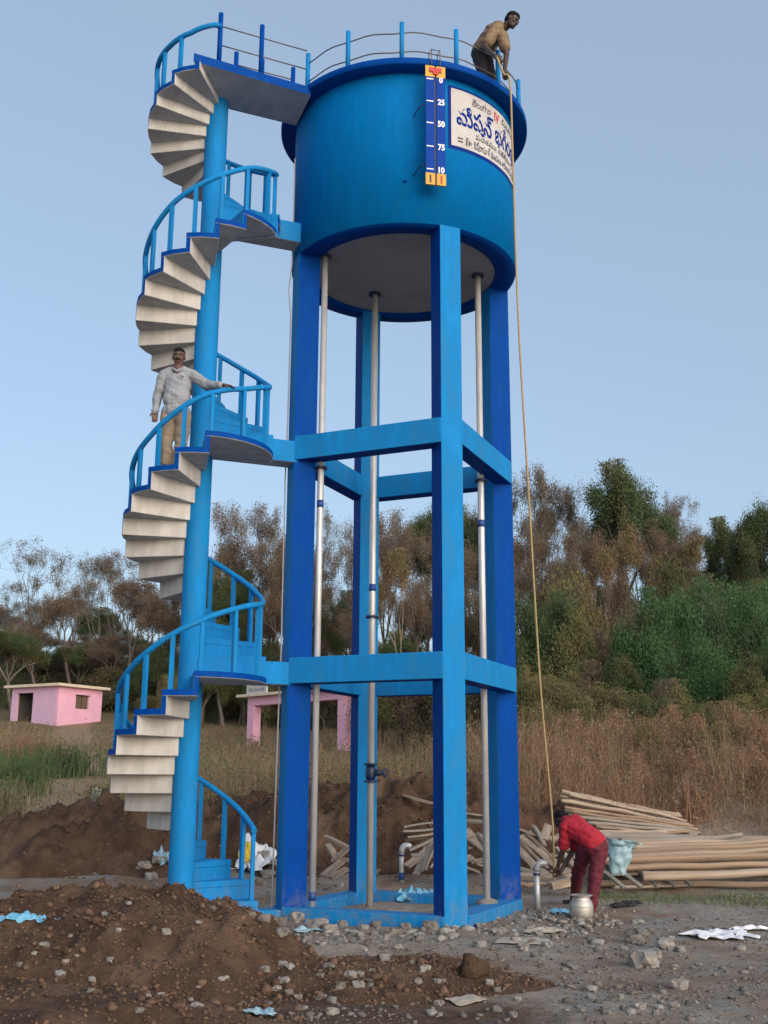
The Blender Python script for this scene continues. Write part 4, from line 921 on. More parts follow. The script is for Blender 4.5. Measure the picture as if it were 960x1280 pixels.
for a in [(504, 1034, 3.7, 548, 1028, 3.9), (503, 1040, 3.6, 552, 1036, 3.8), (508, 1048, 3.5, 556, 1042, 3.8), (510, 1063, 3.3, 552, 1042, 3.7), (508, 1082, 3.0, 546, 1054, 3.5), (519, 1094, 2.9, 534, 1058, 3.4), (529, 1089, 2.9, 542, 1054, 3.4), (536, 1086, 3.0, 556, 1060, 3.4), (514, 1070, 3.2, 560, 1066, 3.3), (545, 1092, 2.9, 590, 1070, 3.2),
          (582, 1038, 3.7, 600, 1056, 3.4), (584, 1045, 3.6, 612, 1068, 3.2), (585, 1058, 3.5, 614, 1058, 3.5), (586, 1070, 3.3, 600, 1082, 3.0), (580, 1026, 3.9, 618, 1030, 3.8), (583, 1018, 4.0, 616, 1022, 3.9), (588, 1078, 3.1, 618, 1072, 3.2), (600, 1042, 3.6, 622, 1080, 3.0), (560, 1048, 3.6, 610, 1046, 3.6), (555, 1076, 3.1, 600, 1090, 2.9)]: plank_px(*a, *LBM)
LBR = ('weathered plank in the splayed heap between the right column and the poles', 'planks heaped beside the right column')
for a in [(650, 1046, 3.2, 675, 1062, 2.9), (648, 1062, 3.0, 668, 1082, 2.6), (654, 1052, 3.1, 682, 1084, 2.6), (660, 1044, 3.2, 697, 1078, 2.7), (667, 1032, 3.3, 680, 1056, 3.0), (686, 1031, 3.4, 679, 1050, 3.1), (672, 1062, 2.9, 700, 1084, 2.6), (650, 1086, 2.6, 676, 1090, 2.5), (648, 1094, 2.4, 690, 1097, 2.4), (686, 1074, 2.8, 712, 1096, 2.5), (690, 1088, 2.6, 716, 1104, 2.3), (655, 1076, 2.8, 700, 1066, 3.0), (662, 1040, 3.3, 694, 1050, 3.1), (696, 1060, 3.0, 720, 1084, 2.7), (676, 1096, 2.4, 712, 1086, 2.6), (646, 1036, 3.4, 672, 1048, 3.2), (652, 1070, 2.9, 684, 1094, 2.5), (690, 1046, 3.2, 722, 1056, 3.1), (700, 1072, 2.9, 730, 1068, 2.9)]: plank_px(*a, *LBR)
beam_me = plank_me(77, .12, .10, POLE); 
plank_px(688, 1109, 1.95, 722, 1099, 2.2, 'thick squared timber lying behind the crouching man in red'.replace('crouching', 'bending'), None, 0, beam_me)
o = pole_px(648, 1104, 2.2, 692, 1107, 2.1, True, 'single pale pole on the ground at the foot of the splayed planks', None)
LBF = ('broken frame piece lying between the left and rear columns', 'broken frame pieces')
for a in [(405, 1046, 3.2, 436, 1059, 3.1), (409, 1056, 3.1, 422, 1075, 2.9), (420, 1075, 2.9, 436, 1058, 3.0), (404, 1096, 2.5, 427, 1076, 2.8), (412, 1098, 2.5, 434, 1085, 2.7), (414, 1076, 2.9, 437, 1074, 2.9)]: plank_px(*a, *LBF, .2, PLK[1])
plank_px(505, 995, 5.0, 540, 1003, 4.8, 'lone pale stick lying on the earth bank', None, 0, PLK[2])
# short home-made ladder lying before the pole stack
lp, lq = at_z(768, 1112, -.06), at_z(892, 1108, -.06); ladder = empty('wooden_ladder', (lp.x, lp.y, -.06), math.atan2(lq.y-lp.y, lq.x-lp.x)); tag(ladder, 'short grey wooden ladder lying on its back before the pole stack', 'ladder')
LL = (lq-lp).length
for y in (0, .30):
    pts, rs = pole_mesh(int(y*100)+3, .024); MB().tube([(p[0]*LL, p[1]*.5+y, .03+y*.55+p[2]*.4) for p in pts], rs, 8).build('rail', PLANK, ladder)
for i in range(6): bevel(MB().bar((.14+i*LL*.17, -.05, .035), (.02+i*LL*.17, .36, .26), .085, .028, (0, -.5, .9)).build('rung', PLANKG, ladder), .004, 1)

# ------------------------------------------------------------------ rubble, litter
def stone_mesh(seed, rough=.22, chop=True):
    bm = bmesh.new(); bmesh.ops.create_icosphere(bm, subdivisions=2, radius=1)
    for v in bm.verts: v.co *= 1+rough*mn.noise(v.co*1.3+Vector((seed*3.1, 0, 0)))+.5*rough*mn.noise(v.co*3+Vector((0, seed, 0)))
    for v in (bm.verts if chop else ()): v.co = Vector((max(-.95, min(.9, v.co.x)), max(-.9, min(.95, v.co.y)), max(-.75, min(.72, v.co.z))))
    me = bpy.data.meshes.new('stone'); bm.to_mesh(me); bm.free(); return me
PALE = mat('pale_rubble', (.34, .325, .30, 1), (.19, .17, .15, 1), .9, 9, .012, 45, spec=.3, c3=(.13, .10, .08, 1), c3amt=.6, c3scale=7)
SM = []
for i in range(9):
    me = stone_mesh(i+1, .75); me.materials.append((STONE, CONC, PALE)[i % 3]); SM.append(me)
def stone(px, py, w_px, label, group, z=None):
    p = hit(px, py); d = (p-CAM).length; s_ = w_px*d/F_PX/2*1.15
    o = link('rubble_stone', random.choice(SM), None, (p.x, p.y, surf(p.x, p.y)+s_*.25), random.uniform(0, 6.28)); o.scale = (s_, s_*random.uniform(.7, 1), s_*random.uniform(.55, .8)); return tag(o, label, 'stone', group)
for a in [(330, 1150, 14), (348, 1156, 20), (372, 1152, 24), (395, 1160, 26), (352, 1168, 18), (412, 1164, 18), (428, 1158, 14), (440, 1170, 16), (455, 1162, 12), (470, 1158, 14), (490, 1168, 18), (508, 1160, 12), (522, 1176, 14), (538, 1162, 24), (560, 1168, 18), (575, 1160, 14), (380, 1176, 14), (402, 1180, 12), (462, 1182, 14), (498, 1186, 12), (315, 1145, 10), (600, 1160, 12), (620, 1168, 14)]:
    stone(*a, 'grey rubble lump along the foot of the blue plinth', 'rubble along the plinth')
for _ in range(34): stone(random.uniform(330, 560), random.uniform(1190, 1270), random.uniform(6, 15), 'small grey stone on the low spread of earth and rubble', 'stones in the low rubble spread')
for _ in range(46):
    stone(random.uniform(590, 955), random.uniform(1165, 1275), random.uniform(5, 15), 'loose grey stone on the dusty yard', 'loose stones on the yard')
for a in [(795, 1178, 22), (830, 1186, 26), (815, 1196, 20), (850, 1190, 14), (788, 1196, 16), (805, 1208, 36), (848, 1236, 22), (838, 1188, 12)]: stone(*a, 'grey stone in the small rubble cluster between white sheet and cardboard', 'stones in the yard cluster')
for _ in range(26): stone(random.uniform(20, 320), random.uniform(1125, 1265), random.uniform(5, 12), 'pale stone stuck in the big front soil heap', 'stones in the front heap')
for a in [(335, 1095, 18), (322, 1105, 16), (345, 1080, 12), (330, 1070, 14), (470, 1092, 12), (425, 1108, 10), (388, 1105, 12), (180, 1085, 20), (200, 1078, 18), (190, 1098, 16)]: stone(*a, 'grey rubble lump on the ground around the staircase foot', 'rubble around the staircase foot')
p = at_z(592, 1228, -.12)
o = link('soil_lump', stone_mesh(31, .55, False), None, (p.x, p.y, surf(p.x, p.y)+.06), .4); o.data.materials.append(SOIL); o.data.polygons.foreach_set('use_smooth', [True]*len(o.data.polygons)); o.scale = (.115, .105, .105); tag(o, 'single dark clod of earth lying at the edge of the rubble spread', 'soil lump')

def sheet(name, px, py, rx, ry, m, label, cat, amp=.06, seed=0, rz=0, n=26, fr=1.0, lift=0.015, ragged=.25):
    """crumpled thin sheet draped on the ground, solidified so that it has thickness"""
    p = hit(px, py); c, s_ = math.cos(rz), math.sin(rz); V, Fq = [], []
    for j in range(n+1):
        for i in range(n+1):
            u, v = i/n*2-1, j/n*2-1; uu = u*(1+ragged*mn.noise((seed, v*2.2, 1))); vv = v*(1+ragged*mn.noise((u*2.2, seed, 5)))
            x, y = uu*rx, vv*ry; X, Y = p.x+x*c-y*s_, p.y+x*s_+y*c
            cr = abs(mn.noise((u*1.5*fr+seed, v*1.5*fr, .4)))*1.3+abs(mn.noise((u*3*fr+seed, v*3*fr, 2.4)))*.45
            V.append((X-p.x, Y-p.y, max(surf(X, Y), surf(p.x, p.y)-.1)-p.z+lift+amp*cr*max(0, 1-.35*(u*u+v*v))))
    for j in range(n):
        for i in range(n): k = j*(n+1)+i; Fq.append([k, k+1, k+n+2, k+n+1])
    me = np_mesh(name, V, Fq, m, smooth=True); o = link(name, me, None, (p.x, p.y, p.z)); md = o.modifiers.new('thickness', 'SOLIDIFY'); md.thickness = .004; return tag(o, label, cat)
sheet('plastic_sheet', 900, 1172, .34, .24, PAPER, 'torn white plastic sheet lying on the dusty yard', 'plastic sheet', .07, 3, .25, ragged=.7)
sheet('plastic_sheet', 938, 1163, .26, .08, PAPER, 'narrow white strip of plastic beside the torn sheet', 'plastic sheet', .05, 8, .3, ragged=.6)
sheet('cardboard_piece', 652, 1178, .26, .22, CARD, 'flat tan cardboard piece on the ground before the right column', 'cardboard', .02, 5, -.3, ragged=.2)
sheet('cardboard_piece', 680, 1166, .22, .14, CARD, 'crumpled paler cardboard scrap touching the tan cardboard', 'cardboard', .05, 6, .2, ragged=.4)
sheet('cardboard_piece', 582, 1252, .13, .11, CARD, 'small tan cardboard square beside the dark clod of earth', 'cardboard', .01, 7, .5, ragged=.15)
sheet('plastic_sheet', 524, 1128, .30, .20, SHEETC, 'crumpled cyan plastic inside the plinth beside the front column', 'plastic sheet', .20, 9, .1, n=44, fr=1.9, ragged=.4)
sheet('plastic_sheet', 325, 1270, .10, .12, SHEETB, 'small pale blue plastic scrap half sunk in the front soil', 'plastic scrap', .05, 12, .1, ragged=.5)
sheet('plastic_sheet', 34, 1147, .26, .06, SHEETC, 'flat bright blue plastic strip beside the big soil heap', 'plastic sheet', .02, 14, .2, ragged=.5)
sheet('plastic_sheet', 205, 1076, .13, .22, SHEETB, 'pale blue plastic caught in the earth behind the stair pole', 'plastic scrap', .16, 16, .5, ragged=.4)
sheet('cement_sack', 318, 1085, .30, .24, PAPER, 'crumpled white sack with yellow print behind the lowest balusters', 'sack', .22, 18, -.4, ragged=.4)
o = sheet('cement_sack', 306, 1080, .10, .10, SACKY, 'yellow printed sack scrap on the crumpled white sack', 'sack', .16, 19, .2, ragged=.3); o.location.z += .10
sheet('plastic_sheet', 385, 1166, .16, .08, SHEETB, 'pale blue plastic scrap among the rubble along the plinth', 'plastic scrap', .06, 21, .3, ragged=.4)
sheet('plastic_sheet', 700, 1142, .14, .10, SHEETC, 'blue plastic scrap beside the metal water pot', 'plastic scrap', .06, 24, .3, ragged=.4)
sheet('dark_rag', 782, 1133, .20, .11, BLACKC, 'small black rag on the ground near the red-shirted man', 'rag', .09, 27, .2, ragged=.4)
# pale blue plastic sack hanging over the pole ends behind the man in red
bp = at_y(780, 1068, 2.35); sk = MB(); V, Fq = [], []; n = 20
for j in range(n+1):
    for i in range(n+1):
        u, v = i/n, j/n; r = .22*(1-.55*v)*(1+.25*mn.noise((u*4, v*3, 7)))
        a = 3.3+u*3.0; V.append((r*1.25*math.cos(a)+.10*(1-v)-.02+.05*mn.noise((u*3, v*5, 2)), r*.7*math.sin(a)+.05*mn.noise((u*6, v*6, 4)), .14-.55*v*v-.30*u*(1-v)*.4+.04*mn.noise((u*7, v*7, 1))))
for j in range(n):
    for i in range(n): k = j*(n+1)+i; Fq.append([k, k+1, k+n+2, k+n+1])
o = link('plastic_sack', np_mesh('plastic_sack', V, Fq, SHEETB, smooth=True), None, (bp.x-.08, bp.y, bp.z+.12)); md = o.modifiers.new('thickness', 'SOLIDIFY'); md.thickness = .004
tag(o, 'pale blue plastic sack draped over the pole ends beside the man in red', 'plastic sack')

# fine rubble strewn along the plinth and around the pipe heads
pts, sz = [], []
for _ in range(620):
    x = random.uniform(-2.6, 2.2); y = -1.75+.35*x*(x > 0)*.9-.25*(x < -.5)*(-x-.5)*.2+random.gauss(-.35, .38)
    if abs(x) < 1.6 and y > -1.2: continue
    s_ = min(.075, .006+random.expovariate(70)); pts.append((x, y, surf(x, y)+s_*.1)); sz.append(s_)
for _ in range(260):
    x, y = random.gauss(2.0, .5), random.gauss(-.5, .6); s_ = min(.05, .01+random.expovariate(70)); pts.append((x, y, surf(x, y)+s_*.25)); sz.append(s_)
Vv, Ff = lumps(pts, sz, .65); tag(link('fine_rubble', np_mesh('fine_rubble', Vv, Ff, mat('pale_rubble_bits', (.30, .285, .26, 1), (.11, .095, .08, 1), .9, 2, .006, 50, spec=.25, island=True))), 'fine pale rubble strewn along the blue plinth', 'rubble', kind='stuff')
# metal water pot
pp = at_z(727, 1147, -.13); pot = empty('water_pot', (pp.x, pp.y, hgt(pp.x, pp.y)-.01)); tag(pot, 'round metal water pot with a wide rim by the red-shirted man', 'pot')
MB().lathe([(.001, 0), (.10, 0), (.135, .02), (.150, .07), (.150, .15), (.142, .20), (.118, .235)], 40).build('body', ALU, pot)
MB().lathe([(.118, .233), (.108, .26), (.110, .275), (.104, .275), (.100, .26), (.108, .238)], 40).build('neck', ALU, pot)
MB().lathe([(.108, .272), (.142, .287), (.145, .294), (.138, .298), (.104, .284)], 40).build('rim', ALU, pot)
MB().lathe([(.1515, .155), (.1545, .163), (.1515, .171)], 40).build('ridge', ALU, pot)

# ------------------------------------------------------------------ people
def capsule(p, q, r1, r2, n=14, m=6):
    p, q = Vector(p), Vector(q); d = q-p; L = d.length
    if L < 1e-6: d = Vector((0, 0, 1)); L = 1e-6
    d = d/L; u = d.orthogonal().normalized(); v = d.cross(u); rings = []
    for i in range(m+1):
        a = -math.pi/2+math.pi/2*i/m; rings.append((p+d*(r1*math.sin(a)), max(1e-4, r1*math.cos(a))))
    for i in range(m+1):
        a = math.pi/2*i/m; rings.append((q+d*(r2*math.sin(a)), max(1e-4, r2*math.cos(a))))
    V = [c+(u*math.cos(6.28318*k/n)+v*math.sin(6.28318*k/n))*r for c, r in rings for k in range(n)]
    Fq = [[i*n+k, i*n+(k+1) % n, (i+1)*n+(k+1) % n, (i+1)*n+k] for i in range(len(rings)-1) for k in range(n)]
    Fq += [list(range(n))[::-1], [(len(rings)-1)*n+k for k in range(n)]]
    return V, Fq
def ellipsoid(c, r, rot=None, n=18, m=12):
    c = Vector(c); V = []
    for j in range(m+1):
        th = math.pi*j/m; s_ = max(1e-4, math.sin(th))
        for k in range(n):
            w_ = Vector((r[0]*s_*math.cos(6.28318*k/n), r[1]*s_*math.sin(6.28318*k/n), -r[2]*math.cos(th)))
            if rot: w_ = rot @ w_
            V.append(c+w_)
    Fq = [[j*n+k, j*n+(k+1) % n, (j+1)*n+(k+1) % n, (j+1)*n+k] for j in range(m) for k in range(n)] + [list(range(n))[::-1], [m*n+k for k in range(n)]]
    return V, Fq
def fused(name, shapes, m, parent, vox=.011, smooth=4, fold=0.0, seed=0):
    """union of overlapping closed lumps as ONE continuous skin"""
    mb = MB()
    for V, Fq in shapes: mb.add(V, Fq)
    o = mb.build(name, m); r = o.modifiers.new('skin', 'REMESH'); r.mode = 'VOXEL'; r.voxel_size = vox; r.use_smooth_shade = True
    s_ = o.modifiers.new('soft', 'SMOOTH'); s_.iterations = smooth; s_.factor = .5
    me = bpy.data.meshes.new_from_object(o.evaluated_get(bpy.context.evaluated_depsgraph_get())); o.modifiers.clear(); old = o.data; o.data = me; bpy.data.meshes.remove(old); me.name = name
    if fold:
        N_ = [v.normal.copy() for v in me.vertices]
        for v, nn in zip(me.vertices, N_):
            q = v.co; f = mn.noise((q.x*7+seed, q.y*7, q.z*16+q.x*6)) + .6*mn.noise((q.x*18, q.y*18+seed, q.z*9)); v.co = q+nn*f*fold
        me.update()
    me.polygons.foreach_set('use_smooth', [True]*len(me.polygons))
    if not me.materials: me.materials.append(m)
    if parent is not None: o.parent = parent; o.matrix_parent_inverse = Matrix.Translation(-Vector(parent.location))
    return o
def limb(pts, rs): return [capsule(pts[i], pts[i+1], rs[i], rs[i+1]) for i in range(len(pts)-1)]
def hand(wrist, fwd, palm_n, side, curl=.5, s=1.0):
    """palm, four unequal bent fingers and a thumb leaving the side of the palm; side points to the thumb"""
    f = Vector(fwd).normalized(); n = Vector(palm_n); n = (n-f*n.dot(f)).normalized(); t = Vector(side); t = (t-f*t.dot(f)-n*t.dot(n)).normalized(); w_ = Vector(wrist); out = []
    out += [capsule(w_, w_+f*.03*s, .024*s, .027*s)]
    for i, (o_, L) in enumerate(((.030, .072), (.010, .082), (-.010, .076), (-.029, .060))):
        k0 = w_+f*.085*s+t*o_*s; out.append(capsule(w_+f*.02*s+t*o_*.7*s, k0, .018*s, .0125*s)); p = k0; d = f.copy()
        for seg in (.45, .32, .23):
            d = (d*math.cos(curl)+n*math.sin(curl)).normalized(); q = p+d*L*seg*s; out.append(capsule(p, q, .0098*s, .0088*s)); p = q
            curl_ = curl
    b0 = w_+f*.025*s+t*.026*s; b1 = b0+(f*.55+t*.62+n*.35).normalized()*.042*s; b2 = b1+(f*.85+t*.15+n*.45).normalized()*.034*s
    out += [capsule(b0, b1, .016*s, .0115*s), capsule(b1, b2, .011*s, .0095*s)]
    return out
def head(c, R, s=1.0):
    """c: centre of the skull; R: rotation whose -Y is the way the face looks, Z up"""
    P = lambda x, y, z: Vector(c)+R @ (Vector((x, y, z))*s)
    sh = [ellipsoid(P(0, .008, .028), (.080*s, .096*s, .092*s), R), ellipsoid(P(0, -.022, -.038), (.066*s, .070*s, .078*s), R), capsule(P(-.025, -.060, -.085), P(.025, -.060, -.085), .026*s, .026*s),
          capsule(P(0, -.088, .015), P(0, -.108, -.022), .011*s, .017*s), capsule(P(-.02, -.092, -.026), P(.02, -.092, -.026), .011*s, .011*s), capsule(P(-.038, -.083, .026), P(.038, -.083, .026), .013*s, .013*s),
          capsule(P(-.020, -.088, -.055), P(.020, -.088, -.055), .010*s, .010*s), capsule(P(-.018, -.086, -.066), P(.018, -.086, -.066), .011*s, .011*s)]
    for sx in (-1, 1): sh.append(ellipsoid(P(sx*.078, .012, -.008), (.011*s, .022*s, .034*s), R)); sh.append(ellipsoid(P(sx*.040, -.060, -.022), (.026*s, .024*s, .022*s), R))
    return sh, P
def hairdo(P, R, s=1.0, low=-.005): return [ellipsoid(P(0, .024, .048), (.083*s, .094*s, .084*s), R), ellipsoid(P(0, .052, .005), (.072*s, .062*s, .080*s), R), ellipsoid(P(0, -.020, .072), (.066*s, .060*s, .052*s), R)]
def features(P, body, s, moustache=True):
    for sx in (-1, 1):
        o = fused('eye', [ellipsoid(P(sx*.030, -.082, .004), (.012*s, .007*s, .0065*s))], EYEW, body, .002, 1)
        o = fused('iris', [ellipsoid(P(sx*.030, -.0875, .004), (.0058*s, .0035*s, .0058*s))], HAIR, body, .0015, 1)
        fused('eyebrow', limb([P(sx*.014, -.098, .026), P(sx*.030, -.097, .032), P(sx*.050, -.086, .026)], [.0045*s, .005*s, .003*s]), HAIR, body, .002, 1)
    if moustache: fused('moustache', limb([P(-.032, -.094, -.050), P(0, -.104, -.042), P(.032, -.094, -.050)], [.005*s, .008*s, .005*s]), HAIR, body, .0025, 1)

def face_rot(fwd, up=(0, 0, 1)):
    f = Vector(fwd).normalized(); u = Vector(up); u = (u-f*u.dot(f)).normalized(); x = (-f).cross(u).normalized()*1
    y = -f; x = y.cross(u).normalized(); return Matrix((x, y, u)).transposed()

# 1. man on the stairs: grey shirt, khaki trousers, one hand on the rail
Ym = -1.60; J = lambda px, py, Y=Ym: at_y(px, py, Y)
zt1, zt2 = 5.275, 5.4975
m1 = empty('person', (J(222, 590).x, Ym, 5.275)); tag(m1, 'standing person in pale grey shirt and khaki trousers, hand on stair rail', 'person')
hc = J(223.5, 446.5); Rh = face_rot((.12, -1, -.22)); hs, P1 = head(hc, Rh, 1.0)
nb = hc+Vector((0, .02, -.17)); shR, shL = hc+Vector((-.185, .035, -.245)), hc+Vector((.185, .02, -.245))
pel = hc+Vector((.0, .03, -.76)); elR, wrR = shR+Vector((-.075, .03, -.27)), shR+Vector((-.075, -.05, -.505))
rp_ = 659; rail_p = Vector((PX+HR*math.cos(D(rp_)), PY+HR*math.sin(D(rp_)), zrail(rp_))); wrL = rail_p+Vector((-.06, -.005, .062)); elL = shL.lerp(wrL, .50)+Vector((0, .04, -.055))
ftR, ftL = Vector((hc.x-.085, -1.60, zt1)), Vector((hc.x+.07, -1.62, zt1)); 
hpR, hpL = pel+Vector((-.095, 0, -.03)), pel+Vector((.095, 0, -.03)); knR = hpR.lerp(ftR, .5)+Vector((-.01, -.03, 0)); knL = hpL.lerp(ftL, .5)+Vector((.01, -.03, 0))
body = hs+limb([hc+Vector((0, .02, -.06)), nb, nb+Vector((0, .01, -.06))], [.056, .058, .075])+limb([shR, elR, wrR], [.045, .038, .027])+limb([shL, elL, wrL], [.045, .038, .027])
body += limb([nb, pel], [.09, .10])+limb([nb+Vector((0, 0, -.06)), shR], [.06, .05])+limb([nb+Vector((0, 0, -.06)), shL], [.06, .05])
for h_, k_, f_ in ((hpR, knR, ftR), (hpL, knL, ftL)): body += limb([pel, h_, k_, f_+Vector((0, .01, .08))], [.09, .075, .05, .036])+limb([f_+Vector((0, .03, .04)), f_+Vector((0, -.15, .03))], [.036, .028])
body += hand(wrR, (0, -.10, -1), (.3, -1, 0), (.2, -1, .1), .25)+hand(wrL, (1, .12, .02), (0, .15, -1), (0, -1, 0), .28)
b1 = fused('body', body, SKIN, m1, .0065, 2); features(P1, b1, 1.0)
fused('hair', hairdo(P1, Rh, 1.0), HAIR, m1, .006, 3)
shirt = [ellipsoid(hc+Vector((0, .03, -.36)), (.185, .125, .20)), ellipsoid(hc+Vector((.0, .005, -.56)), (.178, .145, .20)), ellipsoid(hc+Vector((0, .02, -.74)), (.190, .145, .13))]
shirt += limb([hc+Vector((-.06, .035, -.20)), shR], [.085, .078])+limb([hc+Vector((.06, .03, -.20)), shL], [.085, .078])+limb([shR, elR, elR.lerp(wrR, .95)], [.080, .062, .048])+limb([shL, elL, elL.lerp(wrL, .90)], [.080, .064, .048])
sh1 = fused('shirt', shirt, SHIRTG, m1, .008, 3, .012, 2)
fused('collar', [capsule(nb+Vector((-.070, -.045, .01)), nb+Vector((0, -.105, -.055)), .020, .015), capsule(nb+Vector((.070, -.045, .01)), nb+Vector((0, -.105, -.055)), .020, .015), capsule(nb+Vector((-.055, .05, .02)), nb+Vector((.055, .05, .02)), .018, .018), capsule(nb+Vector((-.074, .04, .025)), nb+Vector((-.072, -.045, .01)), .020, .020), capsule(nb+Vector((.074, .04, .025)), nb+Vector((.072, -.045, .01)), .020, .020)], SHIRTG, sh1 if False else m1, .005, 2)
fused('pocket_pen', [capsule(hc+Vector((.06, -.118, -.30)), hc+Vector((.10, -.108, -.31)), .006, .006)], SIGNK, m1, .003, 1)
tr = [ellipsoid(pel+Vector((0, .0, -.02)), (.160, .120, .13))]
for h_, k_, f_ in ((hpR, knR, ftR), (hpL, knL, ftL)): tr += limb([h_, k_, f_+Vector((0, .0, .07))], [.105, .086, .076])
fused('trousers', tr, KHAKI, m1, .008, 3, .012, 5)
for f_ in (ftR, ftL): fused('shoe', [ellipsoid(f_+Vector((0, -.06, .042)), (.048, .135, .044)), capsule(f_+Vector((0, .04, .05)), f_+Vector((0, .03, .08)), .045, .042)], SHOE, m1, .006, 3)

# 2. man bending in red shirt and maroon trousers, hands on the rope
gz = lambda v: Vector((v.x, v.y, hgt(v.x, v.y)))
fR = gz(at_z(740, 1141, -.13)); fL = gz(at_z(722, 1133, -.13))+Vector((0, .22, 0)); fL = gz(fL)
m2 = empty('person', (fR.x, fR.y, fR.z)); tag(m2, 'person bending forward in crimson T-shirt and maroon trousers holding the rope', 'person')
Y2 = fR.y+.05; hip = at_y(742, 1056, Y2+.05); chest = at_y(718, 1034, Y2+.30); neck = at_y(708, 1026, Y2+.40); hc2 = at_y(701, 1023, Y2+.53)+Vector((0, 0, -.02))
kR = hip.lerp(fR, .52)+Vector((.02, -.02, 0)); kL = (hip+Vector((-.1, .04, 0))).lerp(fL, .5)+Vector((-.03, .02, 0))
hipR, hipL = hip+Vector((.075, -.02, -.03)), hip+Vector((-.095, .05, -.03))
sR = at_y(722, 1036, Y2+.42)+Vector((.06, .05, .0)); sL = at_y(707, 1034, Y2+.20)
eL = at_y(704, 1062, Y2+.25); wL = at_y(697, 1084, Y2+.38); eR = at_y(716, 1064, Y2+.52); wR = at_y(702, 1087, Y2+.46)
Rh2 = face_rot((-.62, .45, -.62), (-.35, .25, .75)); hs2, P2 = head(hc2, Rh2, .97)
body = hs2+limb([hc2, neck, chest], [.06, .058, .10])+limb([chest, hip], [.11, .11])+limb([chest, sL], [.08, .06])+limb([chest, sR], [.08, .06])+limb([sL, eL, wL], [.050, .040, .027])+limb([sR, eR, wR], [.050, .040, .027])
for h_, k_, f_ in ((hipR, kR, fR), (hipL, kL, fL)): body += limb([hip, h_, k_, f_+Vector((0, 0, .08))], [.09, .08, .052, .036])+limb([f_+Vector((.01, .0, .035)), f_+Vector((-.13, .10, .025))], [.036, .027])
body += hand(wL, (-.45, .35, -.8), (-.5, .6, .4), (.2, -.6, .1), .75)+hand(wR, (-.55, .0, -.8), (-.6, -.5, .4), (.3, .6, .1), .75)
fused('body', body, SKIND, m2, .0065, 2)
fused('hair', hairdo(P2, Rh2, .99)+[ellipsoid(P2(0, .05, .03), (.080, .07, .085), Rh2)], HAIR, m2, .006, 3)
d_ = (chest-hip).normalized(); sidev = Vector((.6, .75, 0)).normalized()
shirt = limb([hip+Vector((0, 0, .05)), hip.lerp(chest, .5)+Vector((0, 0, .035)), chest+Vector((0, 0, .02))], [.150, .155, .150])
for s_ in (-.06, .06): shirt += limb([hip+sidev*s_*1.0+Vector((0, 0, .05)), chest+sidev*s_*1.6], [.135, .125])
shirt += limb([chest, sL], [.12, .085])+limb([chest, sR], [.12, .085])+limb([chest, neck], [.12, .075])+limb([sL, sL.lerp(eL, .78)], [.088, .080])+limb([sR, sR.lerp(eR, .78)], [.088, .080])
fused('t_shirt', shirt, RED, m2, .008, 3, .013, 7)
tr = [ellipsoid(hip+Vector((0, 0, -.02)), (.165, .155, .14))]
for h_, k_, f_ in ((hipR, kR, fR), (hipL, kL, fL)): tr += limb([h_, k_, f_+Vector((0, 0, .09))], [.118, .085, .066])
fused('trousers', tr, MAROON, m2, .008, 3, .014, 9)
for f_ in (fR, fL): fused('sandal', [ellipsoid(f_+Vector((-.05, .04, .012)), (.13, .06, .014), Matrix.Rotation(-.65, 3, 'Z'))], SHOE, m2, .006, 2)

# 3. man leaning over the gallery rail, lowering the rope
Y3 = -1.05; zf = ZG+.10
f3 = [at_y(600, 90, Y3), at_y(612, 92, Y3+.12)]
for v in f3: v.z = zf
m3 = empty('person', (f3[0].x, f3[0].y, zf)); tag(m3, 'person in tan shirt leaning over the gallery rail with the rope', 'person')
hip3 = at_y(604, 84, Y3-.02); hip3.z = zf+.66; hip3.x -= .02
ch3 = at_y(617, 43, -1.22); nk3 = at_y(630, 35, -1.30); hd3 = at_y(640, 25.5, -1.36)
sh3R = at_y(624, 38, -1.08); sh3L = at_y(628, 47, -1.40); sh3N = at_y(622, 34, -1.36)
el3a, wr3a = at_y(606, 58, -1.50), at_y(618, 70, -1.66)
el3b, wr3b = at_y(633, 68, -1.46), at_y(631, 88, -1.66)
Rh3 = face_rot((.75, -.35, -.55), (.25, 0, .85)); hs3, P3 = head(hd3, Rh3, 1.0)
body = hs3+limb([hd3, nk3, ch3], [.06, .06, .10])+limb([ch3, hip3], [.11, .11])+limb([ch3, sh3N, el3a, wr3a], [.09, .055, .042, .028])+limb([ch3, sh3L, el3b, wr3b], [.09, .055, .042, .028])
k3 = []
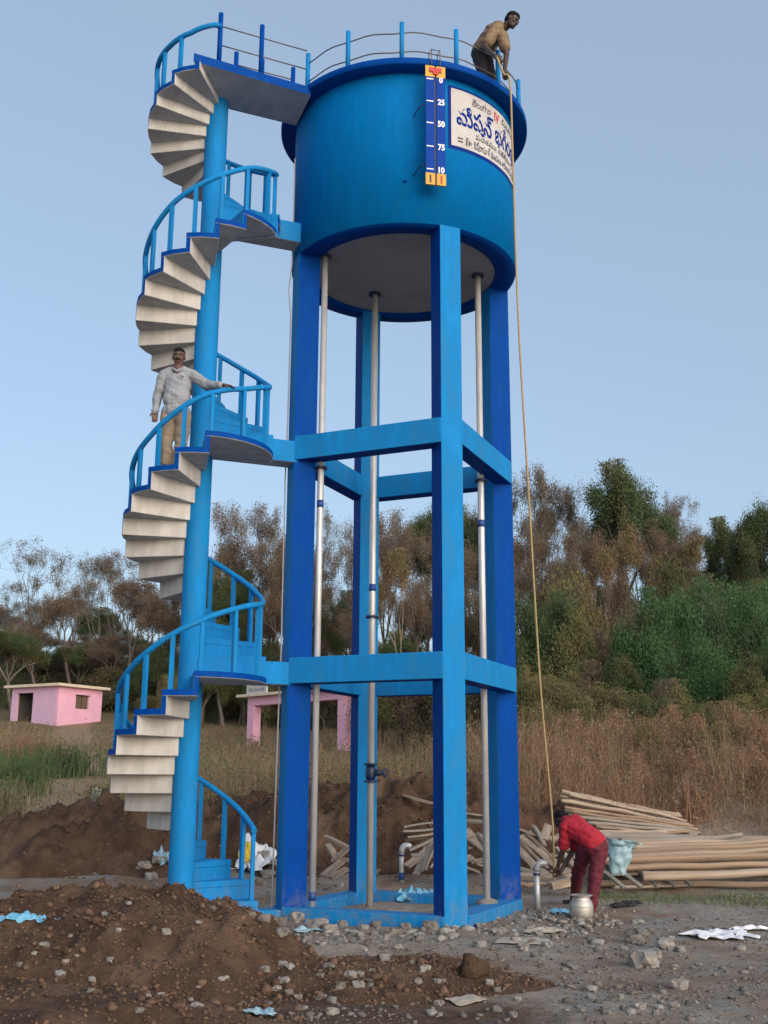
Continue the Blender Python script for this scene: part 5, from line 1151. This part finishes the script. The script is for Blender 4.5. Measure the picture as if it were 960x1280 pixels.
for i, v in enumerate(f3):
    h_ = hip3+Vector((-.05+.11*i, .06*i, -.03)); kn = h_.lerp(v, .5)+Vector((.04, -.05, 0)); k3.append((h_, kn, v)); body += limb([hip3, h_, kn, v+Vector((0, 0, .08))], [.09, .08, .05, .036])+limb([v+Vector((0, 0, .035)), v+Vector((.06, -.13, .025))], [.036, .027])
body += hand(wr3a, (.6, -.3, -.6), (.5, .5, -.4), (.1, -.6, .6), .7)+hand(wr3b, (-.05, -.35, -.9), (.2, .8, -.4), (.8, 0, .1), .8)
fused('body', body, SKIND, m3, .0065, 2)
fused('hair', hairdo(P3, Rh3, 1.05), HAIR, m3, .006, 3)
sht = limb([hip3+Vector((0, 0, .03)), hip3.lerp(ch3, .5), ch3], [.145, .155, .155])+limb([ch3, sh3N, sh3N.lerp(el3a, .75)], [.14, .090, .080])+limb([ch3, sh3L, sh3L.lerp(el3b, .6)], [.14, .090, .078])+limb([ch3, nk3.lerp(ch3, .3)], [.13, .075])
fused('shirt', sht, TAN, m3, .008, 3, .014, 11)
tr = [ellipsoid(hip3+Vector((0, 0, -.02)), (.155, .14, .13))]
for h_, kn, v in k3: tr += limb([h_, kn, v+Vector((0, 0, .09))], [.105, .078, .064])
fused('trousers', tr, BLACKC, m3, .009, 4, .006, 13)

# rope from the gallery man's hand to the man below, with a loop tied round the post
top = wr3b+Vector((-.02, -.035, -.075)); bot = wL+Vector((-.045, .04, -.07))
edge = at_y(637.5, 104, -1.72)
ctrl = [wr3a+Vector((.03, -.03, -.04)), top, edge, at_y(641, 200, -1.70), at_y(648, 400, -1.52), at_y(661, 620, -1.15), at_y(675, 850, -.6), at_y(690, 1020, .05), bot, bot+Vector((.015, .01, -.10))]
def catmull(P, n=10):
    out = []
    for i in range(len(P)-1):
        a, b, c, d = P[max(i-1, 0)], P[i], P[i+1], P[min(i+2, len(P)-1)]
        for k in range(n): t = k/n; out.append(.5*((2*b)+(c-a)*t+(2*a-5*b+4*c-d)*t*t+(3*b-a-3*c+d)*t**3))
    return out+[P[-1]]
tag(MB().tube(catmull(ctrl), .0135, 7).build('hauling_rope', ROPE), 'long yellowish rope hanging from the gallery down to the man in red', 'rope')
